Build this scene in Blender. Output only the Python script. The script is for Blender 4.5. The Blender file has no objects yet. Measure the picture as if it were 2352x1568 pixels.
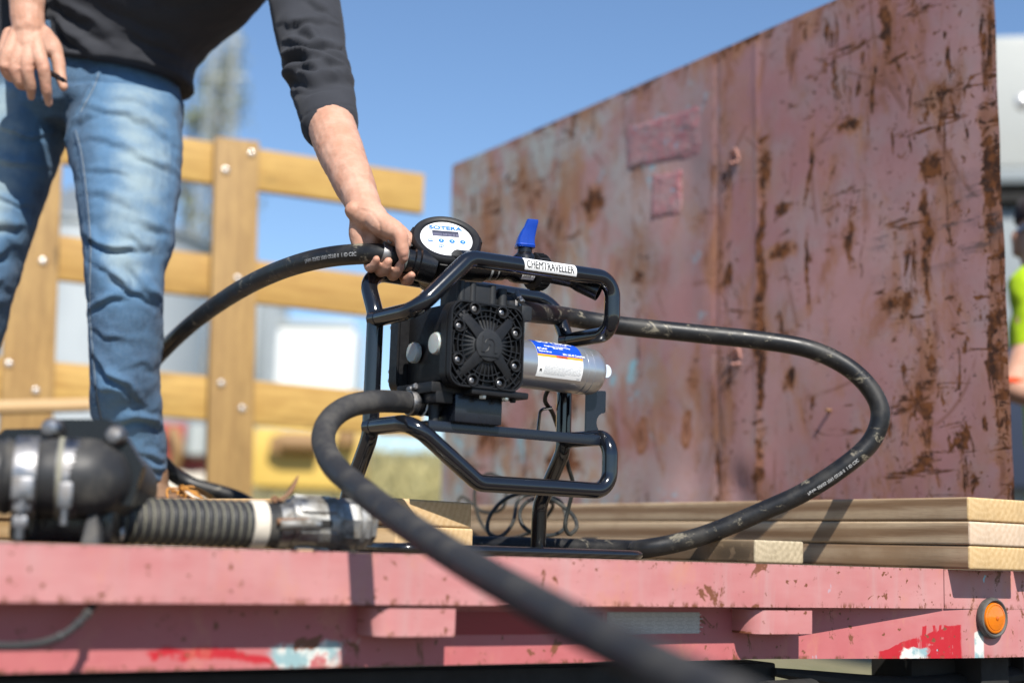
import bpy, bmesh, math, random
import numpy as np
from mathutils import Vector, Matrix, noise
from mathutils.bvhtree import BVHTree
random.seed(7); np.random.seed(7)
S = bpy.context.scene
COL = S.collection
R = math.radians
def V(*a): return Vector(a[0]) if len(a) == 1 else Vector(a)

# ------------------------------------------------------------------ camera
CAM_Z = 0.008
FPX = 3267.0                                    # focal length in units of a 2352 x 1568 frame (50 mm)
ROLL = math.atan(.0306); PITCH = math.atan(480*math.cos(ROLL)/FPX)
CAM_M = Matrix.Rotation(math.pi/2+PITCH, 3, 'X') @ Matrix.Rotation(ROLL, 3, 'Z')
CAM_P = V(0, 0, CAM_Z)
cd = bpy.data.cameras.new('camera'); cam = bpy.data.objects.new('camera', cd); COL.objects.link(cam)
cam.matrix_world = Matrix.Translation(CAM_P) @ CAM_M.to_4x4()
cd.sensor_width = 36; cd.lens = 50.0; cd.clip_start = .05; cd.clip_end = 3000
cd.dof.use_dof = True; cd.dof.focus_distance = 2.23; cd.dof.aperture_fstop = 2.0
S.camera = cam

# ------------------------------------------------------------------ daylight
SUN = V(.20, -.674, .711).normalized()
w = bpy.data.worlds.new('World'); S.world = w; w.use_nodes = True
nt = w.node_tree; bg = nt.nodes['Background']
sky = nt.nodes.new('ShaderNodeTexSky'); sky.sky_type = 'NISHITA'; sky.sun_disc = False
sky.sun_elevation = math.asin(SUN.z); sky.sun_rotation = math.atan2(SUN.x, SUN.y)
sky.air_density = 1.0; sky.dust_density = .0; sky.ozone_density = 5.0
nt.links.new(sky.outputs[0], bg.inputs[0]); bg.inputs[1].default_value = .100
sl = bpy.data.lights.new('sun', 'SUN'); sl.energy = 5.0; sl.angle = R(.53); sl.color = (1, .95, .87)
so = bpy.data.objects.new('sun', sl); COL.objects.link(so); so.rotation_euler = SUN.to_track_quat('Z', 'Y').to_euler()
S.view_settings.view_transform = 'Standard'; S.view_settings.look = 'None'
S.view_settings.gamma = 1; S.view_settings.use_curve_mapping = False
S.view_settings.exposure = .60
S.cycles.use_denoising = True
S.cycles.max_bounces = 6; S.cycles.diffuse_bounces = 2

# ------------------------------------------------------------------ placing: a point of the photograph turned into a point of the place
def ray(x, y): return CAM_M @ V((x-1176)/FPX, (784-y)/FPX, -1)
def at(x, y, Y):                                 # the point at forward distance Y
    r = ray(x, y); return CAM_P + r*(Y/r.y)
def on_plane(x, y, p, n):
    r = ray(x, y); return CAM_P + r*((V(p)-CAM_P).dot(V(n))/r.dot(V(n)))
TA = R(57.8)
E = V(math.sin(TA), math.cos(TA), 0)             # along the trailer's edge, to the right and away
N = V(math.cos(TA), -math.sin(TA), 0)            # out of the trailer's side
D = -N                                           # into the deck
UP = V(0, 0, 1)
P0 = at(2225, 1307, 2.33); P0.z = 0
def T(e, n, z): return P0 + E*e + N*n + UP*z     # trailer coordinates

# ------------------------------------------------------------------ mesh helpers
class G:
    def __init__(s): s.v = []; s.f = []; s.m = []; s.uv = None
    def add(s, vf, mi=0):
        v, f = vf; b = len(s.v); s.v += [V(p) for p in v]; s.f += [tuple(i+b for i in q) for q in f]; s.m += [mi]*len(f); return s
MW = {}
def tag(o, label=None, cat=None, group=None, kind=None):
    if label: o['label'] = label
    if cat: o['category'] = cat
    if group: o['group'] = group
    if kind: o['kind'] = kind
    return o
def thing(name, label, cat, loc=(0, 0, 0), rotz=0, group=None):
    o = bpy.data.objects.new(name, None); COL.objects.link(o)
    o.location = loc; o.rotation_euler = (0, 0, rotz); o.empty_display_size = .05
    MW[o.name] = Matrix.Translation(V(loc)) @ Matrix.Rotation(rotz, 4, 'Z')
    return tag(o, label, cat, group)
def obj(name, g, mats, parent=None, smooth=True, angle=35, local=False, base=None):
    """links the geometry as ONE mesh object; world coordinates unless local"""
    if isinstance(g, tuple): g = G().add(g)
    me = bpy.data.meshes.new(name)
    Mi = Matrix.Identity(4)
    if parent is not None and not local: Mi = MW[parent.name].inverted()
    if parent is None and base is not None: Mi = Matrix.Translation(-V(base))
    me.from_pydata([tuple(Mi @ p) for p in g.v], [], g.f)
    for m in (mats if isinstance(mats, (list, tuple)) else [mats]): me.materials.append(m)
    if any(g.m): me.polygons.foreach_set('material_index', g.m)
    if g.uv is not None:
        ul = me.uv_layers.new(name='UVMap')
        li = np.zeros(len(me.loops), dtype=np.int32); me.loops.foreach_get('vertex_index', li)
        ul.data.foreach_set('uv', np.array(g.uv, dtype=np.float32)[li].ravel())
    me.update()
    if smooth:
        me.shade_smooth()
        if angle < 179: me.set_sharp_from_angle(angle=R(angle))
    o = bpy.data.objects.new(name, me); COL.objects.link(o)
    if parent is not None:
        o.parent = parent; MW[o.name] = MW[parent.name]
    else:
        if base is not None: o.location = base
        MW[o.name] = Matrix.Translation(V(base)) if base is not None else Matrix.Identity(4)
    return o
def spline(pts, k=10):
    P = [V(p) for p in pts]; P = [P[0]*2-P[1]] + P + [P[-1]*2-P[-2]]; out = []
    for i in range(1, len(P)-2):
        a, b, c, d = P[i-1:i+3]
        for j in range(k):
            t = j/k
            out.append(.5*((2*b)+(c-a)*t+(2*a-5*b+4*c-d)*t*t+(3*b-a-3*c+d)*t**3))
    out.append(P[-2]); return out
def fillet(pts, r, k=7, closed=False):
    P = [V(p) for p in pts]; n = len(P); out = []
    for i in range(n):
        if not closed and i in (0, n-1): out.append(P[i]); continue
        a, b, c = P[i-1], P[i], P[(i+1) % n]
        d1 = (a-b); d2 = (c-b); l1, l2 = d1.length, d2.length; d1.normalize(); d2.normalize()
        ang = d1.angle(d2)
        if ang > 3.1: out.append(b); continue
        t = min(r/math.tan(ang/2), l1*.49, l2*.49); rr = t*math.tan(ang/2)
        ctr = b+(d1+d2).normalized()*(rr/math.sin(ang/2)); q1 = b+d1*t-ctr; q2 = b+d2*t-ctr
        tot = q1.angle(q2); ax = q1.cross(q2).normalized()
        for j in range(k+1): out.append(ctr+Matrix.Rotation(tot*j/k, 3, ax) @ q1)
    return out
def frames(P, closed=False, up=None):
    n = len(P); Ts = []
    for i in range(n):
        a = P[i-1] if (i or closed) else P[0]; b = P[(i+1) % n] if (i < n-1 or closed) else P[-1]
        Ts.append((b-a).normalized())
    if up is None: up = V(0, 0, 1) if abs(Ts[0].z) < .9 else V(0, 1, 0)
    x = (up-Ts[0]*up.dot(Ts[0])).normalized(); X = []
    for i in range(n):
        x = (x-Ts[i]*x.dot(Ts[i])).normalized(); X.append(x.copy())
    return Ts, X, [t.cross(q) for t, q in zip(Ts, X)]
def tube(P, r, seg=14, caps=True, closed=False, squash=1.0, up=None, round_cap=False):
    P = [V(p) for p in P]; n = len(P); rr = list(r) if hasattr(r, '__len__') else [r]*n
    if round_cap and not closed:
        t0 = (P[0]-P[1]).normalized(); t1 = (P[-1]-P[-2]).normalized(); a, b = rr[0], rr[-1]
        k = [(.98, .2), (.85, .53), (.55, .835), (.2, .98)]
        P = [P[0]+t0*a*p for p, q in k]+P+[P[-1]+t1*b*p for p, q in reversed(k)]
        rr = [a*q for p, q in k]+rr+[b*q for p, q in reversed(k)]; n = len(P)
    Ts, X, Y = frames(P, closed, up); v = []; f = []
    for i in range(n):
        for j in range(seg):
            a = 2*math.pi*j/seg; v.append(P[i]+X[i]*(math.cos(a)*rr[i]*squash)+Y[i]*(math.sin(a)*rr[i]))
    for i in range(n if closed else n-1):
        k = (i+1) % n
        for j in range(seg):
            l = (j+1) % seg; f.append((i*seg+j, i*seg+l, k*seg+l, k*seg+j))
    if caps and not closed: f += [tuple(range(seg))[::-1], tuple((n-1)*seg+j for j in range(seg))]
    return v, f
def lathe(prof, org, axis, seg=32, caps=True, up=None):
    """profile of (radius, distance along axis)"""
    ax = V(axis).normalized(); org = V(org)
    u = up or (V(0, 0, 1) if abs(ax.z) < .9 else V(1, 0, 0)); x = (u-ax*u.dot(ax)).normalized(); y = ax.cross(x)
    v = []; f = []; n = len(prof)
    for r_, s_ in prof:
        for j in range(seg):
            a = 2*math.pi*j/seg; v.append(org+ax*s_+x*(math.cos(a)*r_)+y*(math.sin(a)*r_))
    for i in range(n-1):
        for j in range(seg):
            l = (j+1) % seg; f.append((i*seg+j, i*seg+l, (i+1)*seg+l, (i+1)*seg+j))
    if caps: f += [tuple(range(seg))[::-1], tuple((n-1)*seg+j for j in range(seg))]
    return v, f
def box(c, s, ax=None, b=0.0, seg=2):
    bm = bmesh.new(); bmesh.ops.create_cube(bm, size=1)
    for q in bm.verts: q.co = V(q.co.x*s[0], q.co.y*s[1], q.co.z*s[2])
    if b > 0: bmesh.ops.bevel(bm, geom=list(bm.edges), offset=b, segments=seg, affect='EDGES', profile=.6)
    A = ax or (V(1, 0, 0), V(0, 1, 0), V(0, 0, 1)); c = V(c)
    v = [c+A[0]*q.co.x+A[1]*q.co.y+A[2]*q.co.z for q in bm.verts]
    bm.verts.index_update(); f = [tuple(q.index for q in fc.verts) for fc in bm.faces]; bm.free(); return v, f
def prism(poly, org, ax, ay, an, th, b=0.0):
    """outline (x, y) raised along an by th"""
    bm = bmesh.new(); vs = [bm.verts.new((x, y, 0)) for x, y in poly]; fc = bm.faces.new(vs)
    r = bmesh.ops.extrude_face_region(bm, geom=[fc])
    for q in r['geom']:
        if isinstance(q, bmesh.types.BMVert): q.co.z += th
    bmesh.ops.recalc_face_normals(bm, faces=bm.faces)
    if b > 0:
        eg = [e for e in bm.edges if abs(e.verts[0].co.z-e.verts[1].co.z) < 1e-9]
        bmesh.ops.bevel(bm, geom=eg, offset=b, segments=2, affect='EDGES')
    org, ax, ay, an = V(org), V(ax), V(ay), V(an)
    v = [org+ax*q.co.x+ay*q.co.y+an*q.co.z for q in bm.verts]
    bm.verts.index_update(); f = [tuple(q.index for q in c.verts) for c in bm.faces]; bm.free()
    return v, f
def rrect(w_, h_, r_, k=6):
    out = []
    for cx, cy, a0 in ((w_/2-r_, h_/2-r_, 0), (-w_/2+r_, h_/2-r_, 90), (-w_/2+r_, -h_/2+r_, 180), (w_/2-r_, -h_/2+r_, 270)):
        for j in range(k+1):
            a = R(a0+90*j/k); out.append((cx+r_*math.cos(a), cy+r_*math.sin(a)))
    return out
def circ(r_, k=24, cx=0, cy=0): return [(cx+r_*math.cos(2*math.pi*j/k), cy+r_*math.sin(2*math.pi*j/k)) for j in range(k)]
def ering(cs, A, B, seg=24, p=2.0):
    """loft of elliptic rings; closed"""
    v = []; f = []; n = len(cs)
    for c, a, b in zip(cs, A, B):
        for j in range(seg):
            t = 2*math.pi*j/seg; ct, st = math.cos(t), math.sin(t)
            v.append(V(c)+V(a)*(math.copysign(abs(ct)**(2/p), ct))+V(b)*(math.copysign(abs(st)**(2/p), st)))
    for i in range(n-1):
        for j in range(seg):
            l = (j+1) % seg; f.append((i*seg+j, i*seg+l, (i+1)*seg+l, (i+1)*seg+j))
    f += [tuple(range(seg))[::-1], tuple((n-1)*seg+j for j in range(seg))]
    return v, f
def limb(pts, radii, k=6, seg=16):
    P = spline(pts, k); n = len(radii); rr = []
    for i in range(n-1):
        for j in range(k):
            t = j/k; t = t*t*(3-2*t); rr.append(radii[i]*(1-t)+radii[i+1]*t)
    rr.append(radii[-1]); return tube(P, rr, seg=seg, round_cap=True)
def remesh(g, voxel, smooth=0, lam=.5):
    """one continuous closed surface round overlapping solids; returns vertex array, quads"""
    me = bpy.data.meshes.new('tmp'); me.from_pydata([tuple(p) for p in g.v], [], g.f)
    bm = bmesh.new(); bm.from_mesh(me); bmesh.ops.recalc_face_normals(bm, faces=bm.faces); bm.to_mesh(me); bm.free()
    o = bpy.data.objects.new('tmp', me); COL.objects.link(o)
    md = o.modifiers.new('r', 'REMESH'); md.mode = 'VOXEL'; md.voxel_size = voxel
    if smooth:
        ms = o.modifiers.new('s', 'SMOOTH'); ms.factor = lam; ms.iterations = smooth
    dg = bpy.context.evaluated_depsgraph_get(); ev = o.evaluated_get(dg); m2 = ev.to_mesh()
    v = np.zeros(len(m2.vertices)*3); m2.vertices.foreach_get('co', v); v = v.reshape(-1, 3)
    nn = np.zeros(len(m2.vertices)*3); m2.vertices.foreach_get('normal', nn); nn = nn.reshape(-1, 3)
    f = [tuple(p.vertices) for p in m2.polygons]
    ev.to_mesh_clear(); bpy.data.objects.remove(o); bpy.data.meshes.remove(me)
    return v, nn, f
def text2d(s, size=1.0, sx=1.0, offset=0.0, space=1.0, align='LEFT', cuts=0):
    cu = bpy.data.curves.new('t', 'FONT'); cu.body = s; cu.size = size; cu.offset = offset*size; cu.space_character = space; cu.align_x = align
    cu.resolution_u = 4; cu.fill_mode = 'FRONT'
    o = bpy.data.objects.new('t', cu); COL.objects.link(o)
    dg = bpy.context.evaluated_depsgraph_get(); ev = o.evaluated_get(dg); m = ev.to_mesh()
    if cuts:                                     # extra rows so that the letters bend with a curved surface
        bm = bmesh.new(); bm.from_mesh(m); ys = [q.co.y for q in bm.verts]; y0, y1 = min(ys), max(ys)
        for k in range(1, cuts): bmesh.ops.bisect_plane(bm, geom=bm.verts[:]+bm.edges[:]+bm.faces[:], plane_co=(0, y0+(y1-y0)*k/cuts+1e-5, 0), plane_no=(0, 1, 0))
        bm.verts.index_update(); v = [(q.co.x*sx, q.co.y) for q in bm.verts]; f = [tuple(q.index for q in p.verts) for p in bm.faces]; bm.free()
    else: v = [(q.co.x*sx, q.co.y) for q in m.vertices]; f = [tuple(p.vertices) for p in m.polygons]
    ev.to_mesh_clear(); bpy.data.objects.remove(o); bpy.data.curves.remove(cu)
    return v, f
def text_flat(s, org, ax, ay, size, **kw):
    v, f = text2d(s, size, **kw); org, ax, ay = V(org), V(ax), V(ay)
    return [org+ax*x+ay*y for x, y in v], f
def text_path(s, P, s0, rad, ang0, size, flip=False, **kw):
    """lettering wrapped on a tube: P its centre line, s0 the start along it, ang0 the angle about it"""
    v, f = text2d(s, size, **kw); Ts, X, Y = frames(P)
    L = [0]
    for i in range(1, len(P)): L.append(L[-1]+(P[i]-P[i-1]).length)
    out = []
    for x, y in v:
        d = s0+(-x if flip else x); i = max(0, min(len(P)-2, int(np.searchsorted(L, d))-1)); t = (d-L[i])/max(1e-9, L[i+1]-L[i])
        c = P[i].lerp(P[i+1], t); a = ang0+(-y if not flip else y)/rad
        xx = X[i].lerp(X[i+1], t); yy = Y[i].lerp(Y[i+1], t)
        out.append(c+xx*(math.cos(a)*rad)+yy*(math.sin(a)*rad))
    return out, f

# ------------------------------------------------------------------ material helpers
class NT:
    def __init__(s, name, rough=.5, metal=0.0, col=(.5, .5, .5), **kw):
        s.m = bpy.data.materials.new(name); s.m.use_nodes = True; s.t = s.m.node_tree; s.b = s.t.nodes['Principled BSDF']
        s.set('Base Color', col); s.set('Roughness', rough); s.set('Metallic', metal)
        for k, v in kw.items(): s.set(k.replace('_', ' '), v)
    def set(s, k, v):
        i = s.b.inputs[k]
        if hasattr(v, 'is_linked') or isinstance(v, bpy.types.NodeSocket): s.t.links.new(v, i)
        elif isinstance(v, tuple) and len(v) == 3 and i.type == 'RGBA': i.default_value = (*v, 1)
        else: i.default_value = v
    def put(s, i, v):
        if isinstance(v, bpy.types.NodeSocket): s.t.links.new(v, i)
        elif isinstance(v, tuple) and len(v) == 3 and i.type == 'RGBA': i.default_value = (*v, 1)
        else: i.default_value = v
    def n(s, typ, **attr):
        q = s.t.nodes.new('ShaderNode'+typ)
        for k, v in attr.items(): setattr(q, k, v)
        return q
    def coord(s, which='Object'): return s.n('TexCoord').outputs[which]
    def map(s, vec, scale=(1, 1, 1), rot=(0, 0, 0), loc=(0, 0, 0)):
        q = s.n('Mapping'); s.put(q.inputs[0], vec); q.inputs[1].default_value = loc; q.inputs[2].default_value = rot; q.inputs[3].default_value = scale; return q.outputs[0]
    def noise(s, vec, scale=5, detail=4, rough=.55, dist=0.0):
        q = s.n('TexNoise'); s.put(q.inputs['Vector'], vec); q.inputs['Scale'].default_value = scale; q.inputs['Detail'].default_value = detail
        q.inputs['Roughness'].default_value = rough; q.inputs['Distortion'].default_value = dist; return q.outputs[0]
    def ramp(s, fac, a, b, ca=0.0, cb=1.0):
        q = s.n('MapRange'); q.interpolation_type = 'SMOOTHSTEP'; s.put(q.inputs[0], fac); q.inputs[1].default_value = a; q.inputs[2].default_value = b
        q.inputs[3].default_value = ca; q.inputs[4].default_value = cb; return q.outputs[0]
    def math(s, op, a, b=None):
        q = s.n('Math', operation=op); s.put(q.inputs[0], a)
        if b is not None: s.put(q.inputs[1], b)
        return q.outputs[0]
    def mul(s, *a):
        o = a[0]
        for b in a[1:]: o = s.math('MULTIPLY', o, b)
        return o
    def mx(s, a, b): return s.math('MAXIMUM', a, b)
    def mix(s, fac, a, b):
        q = s.n('Mix', data_type='RGBA'); s.put(q.inputs[0], fac); s.put(q.inputs[6], a); s.put(q.inputs[7], b); return q.outputs[2]
    def sep(s, vec):
        q = s.n('SeparateXYZ'); s.put(q.inputs[0], vec); return q.outputs
    def bump(s, h, strength=.3, dist=.002):
        q = s.n('Bump'); s.put(q.inputs['Height'], h); q.inputs['Strength'].default_value = strength; q.inputs['Distance'].default_value = dist
        s.t.links.new(q.outputs[0], s.b.inputs['Normal'])
    def band(s, x, a, b, e):                    # 1 between a and b, soft edges e
        return s.mul(s.ramp(x, a-e, a+e), s.ramp(x, b-e, b+e, 1.0, 0.0))
def plain(name, col, rough=.5, metal=0.0, var=.12, scale=60, bump=.0, bscale=None, **kw):
    """even material with a little unevenness in tone and gloss"""
    q = NT(name, rough, metal, col, **kw); c = q.coord()
    f = q.noise(c, scale, 5, .6); q.set('Base Color', q.mix(f, tuple(x*(1-var) for x in col), tuple(min(1, x*(1+var)) for x in col)))
    q.set('Roughness', q.ramp(f, .25, .75, max(.03, rough*.85), min(1, rough*1.15)))
    if bump: q.bump(q.noise(c, bscale or scale*6, 3, .6), bump, .001)
    return q.m
# ------------------------------------------------------------------ materials
def rusty_panel():
    q = NT('faded_rusty_paint', .62); uv = q.coord('UV'); s = q.sep(uv); X, Z = s[0], s[1]      # metres along, metres up
    n1 = q.noise(uv, 1.7, 3, .5); n2 = q.noise(uv, 6, 5, .6); n3 = q.noise(uv, 40, 4, .65)
    base = q.mix(q.ramp(n1, .35, .68), (.315, .150, .150), (.40, .235, .226))
    base = q.mix(q.mul(q.ramp(n2, .42, .70), .65), base, (.30, .235, .232))
    # far end: paint worn to a grey blue primer
    far = q.mul(q.ramp(X, .75, 1.6), q.ramp(q.noise(uv, 4.0, 6, .65, .4), .38, .56))
    base = q.mix(q.mul(far, .9), base, (.36, .39, .37))
    blue = q.mul(q.ramp(q.noise(uv, 5.1, 5, .7, .3), .59, .65), q.ramp(X, .6, 1.3))
    base = q.mix(blue, base, (.22, .44, .52))
    base = q.mix(q.mul(q.ramp(n3, .4, .8), .18), base, (.23, .12, .11))
    # rust: columns where the stiffeners sit behind the sheet, the top edge, the near edge
    wob = q.math('ADD', X, q.mul(q.math('SUBTRACT', q.noise(uv, 5, 4, .6), .5), .12))
    cols = 0.0
    for c, w_, a in ((.82, .06, .9), (.69, .02, .7), (.25, .07, .75), (.12, .05, .6), (.45, .10, .35), (1.2, .05, .4), (1.62, .12, .6), (1.95, .14, .8)):
        g = q.mul(q.ramp(q.math('ABSOLUTE', q.math('SUBTRACT', wob, c)), 0.0, w_*2.2, 1.0, 0.0), a); cols = g if cols == 0.0 else q.mx(cols, g)
    top = q.ramp(q.math('SUBTRACT', Z, q.mul(q.math('SUBTRACT', n2, .5), .35)), 1.08, 1.26)
    edge = q.ramp(q.math('ADD', X, q.mul(q.math('SUBTRACT', n2, .5), .10)), 0.0, .07, 1.0, 0.0)
    zone = q.mx(q.mx(q.mul(cols, .9), q.mul(top, .9)), edge)
    zone = q.mx(zone, q.mul(q.ramp(n1, .55, .75), .35))
    nearw = q.math('ADD', q.ramp(X, .95, .2, -.012, .012), q.mul(q.math('SUBTRACT', q.noise(uv, 3.1, 4, .6), .5), .26))
    def chips(rot, sx, sy, sc, lo, hi, seed):      # flakes drawn out along one direction
        v_ = q.map(uv, (sx, sy, 1), (0, 0, R(rot)), (seed, seed*1.7, 0)); f = q.noise(v_, sc, 6, .68, .8)
        return q.ramp(q.math('ADD', q.math('ADD', f, q.mul(zone, .085)), nearw), lo, hi)
    # places where the rust has broken through: (point in the photograph, half size in metres, strength)
    pc = at(2325, 1150, 2.66); pc.z = 0; spots = 0.0
    for px, py, a, b, k in ((1750, 400, .022, .07, .9), (1745, 620, .02, .16, 1.0), (1800, 585, .05, .022, 1.1), (1800, 490, .045, .018, 1.0), (1745, 850, .018, .15, 1.0), (1738, 1060, .02, .1, .7), (1862, 400, .010, .09, 1.0), (1865, 640, .012, .10, .9), (1360, 480, .05, .06, 1.0), (1815, 880, .03, .03, .9),
                            (2150, 395, .05, .032, 1.15), (2135, 560, .018, .14, .9), (2165, 240, .06, .035, .7), (2050, 60, .02, .09, .9), (2140, 900, .02, .2, .6), (2280, 420, .02, .16, .9), (2290, 800, .02, .25, .7), (1190, 450, .16, .10, .5), (1110, 720, .12, .3, .6), (1300, 900, .10, .08, .75), (1290, 1060, .10, .05, .9), (1120, 1000, .10, .06, .9), (1480, 640, .05, .12, .4), (1600, 850, .03, .10, .6), (1960, 560, .015, .10, .7), (2070, 700, .06, .02, .8), (1950, 300, .05, .02, .7), (1250, 280, .3, .05, .7), (1700, 110, .14, .04, .7)):
        p = on_plane(px, py, pc, E); s0, z0 = (p-pc).dot(D), p.z
        d = q.math('SQRT', q.math('ADD', q.math('POWER', q.mul(q.math('SUBTRACT', wob, s0), 1/a), 2.0), q.math('POWER', q.mul(q.math('SUBTRACT', Z, z0), 1/b), 2.0)))
        g = q.ramp(d, .1, 1.5, k, 0.0); spots = g if spots == 0.0 else q.mx(spots, g)
    c1 = chips(2, 1.0, .26, 24, .648, .668, 1.3)       # runs
    c2 = chips(38, .24, 1.4, 22, .668, .688, 4.1)      # slanting scrapes
    c3 = chips(-34, .26, 1.4, 24, .672, .692, 7.7)
    c4 = chips(80, 1.3, .22, 18, .668, .688, 9.2)      # level scrapes
    c5 = chips(0, 1, .8, 55, .650, .672, 3.3)          # specks
    c6 = chips(-20, .55, 1.0, 9, .690, .71, 11.0)       # large patches
    c7 = q.ramp(q.math('ADD', q.noise(q.map(uv, (.45, 1, 1), (0, 0, R(12))), 26, 7, .72, .6), q.mul(spots, .27)), .650, .685)
    c8 = q.ramp(q.math('ADD', q.noise(q.map(uv, (1, .4, 1), (0, 0, R(-6))), 30, 7, .72, .6), q.mul(spots, .24)), .650, .685)
    chip = q.mx(c7, c8)
    for c in (c1, c2, c3, c4, c5, c6): chip = q.mx(chip, c)
    tan = q.mul(q.ramp(q.noise(q.map(uv, (1, .55, 1), (0, 0, 0), (4, 2, 0)), 7, 8, .72, .5), .50, .62), q.ramp(X, .55, 1.5, .25, 1.0)); base = q.mix(q.mul(tan, .75), base, (.34, .175, .085))
    halo = q.ramp(q.math('ADD', q.noise(q.map(uv, (1, .45, 1)), 10, 6, .7, .5), q.math('ADD', q.mul(zone, .14), q.math('ADD', q.mul(spots, .28), q.mul(nearw, .7)))), .52, .72)
    vf = q.noise(q.map(uv, (1, .16, 1)), 22, 4, .6)
    rusty = q.mix(q.ramp(vf, .35, .7), (.22, .078, .024), (.34, .155, .065))
    col = q.mix(q.mul(halo, .72), base, rusty)
    dark = q.mix(q.ramp(n3, .38, .62), (.035, .013, .007), (.17, .058, .017))
    col = q.mix(chip, col, dark)
    for px, py in ((1470, 1003), (1578, 988)):      # two round rust stains low on the sheet
        p = on_plane(px, py, pc, E); s0, z0 = (p-pc).dot(D), p.z
        d = q.math('SQRT', q.math('ADD', q.math('POWER', q.mul(q.math('SUBTRACT', wob, s0), 1/.024), 2.0), q.math('POWER', q.mul(q.math('SUBTRACT', Z, z0), 1/.047), 2.0)))
        d = q.math('ADD', d, q.mul(q.math('SUBTRACT', n2, .5), .5)); col = q.mix(q.ramp(d, .95, 1.08, .75, 0.0), col, (.30, .12, .05)); col = q.mix(q.ramp(d, .25, .55, .7, 0.0), col, (.12, .04, .015)); col = q.mix(q.band(d, .82, 1.0, .08), col, (.20, .075, .028))
    # thin scratches through to bare rust
    scr = 0.0
    for rot, seed in ((25, .3), (-48, .9), (62, 2.2), (8, 5.1)):
        w_ = q.n('TexWave', wave_type='BANDS', bands_direction='X'); q.put(w_.inputs[0], q.map(uv, (1, 1, 1), (0, 0, R(rot)), (seed, seed, 0)))
        w_.inputs['Scale'].default_value = 1.3; w_.inputs['Distortion'].default_value = 14; w_.inputs['Detail'].default_value = 2; w_.inputs['Detail Scale'].default_value = .6
        g = q.mul(q.ramp(w_.outputs[1], .993, .9995), q.ramp(q.noise(q.map(uv, (1, 1, 1), (0, 0, 0), (seed*3, 0, 0)), 4.5, 3, .6), .54, .60)); scr = g if scr == 0.0 else q.mx(scr, g)
    col = q.mix(q.mul(scr, .5), col, (.16, .06, .03))
    soot = q.mul(q.band(Z, .60, .74, .04), q.band(X, -.05, .33, .05), q.ramp(q.noise(q.map(uv, (.5, 2, 1), (0, 0, R(8))), 8, 5, .7), .52, .62))
    col = q.mix(q.mul(soot, .85), col, (.055, .045, .045))
    q.set('Base Color', col); q.set('Roughness', q.ramp(chip, 0, 1, .52, .9)); q.set('Specular IOR Level', .35)
    h = q.math('SUBTRACT', q.mul(n3, .25), q.mx(chip, q.mul(halo, .3))); q.bump(h, .35, .003)
    return q.m
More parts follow.
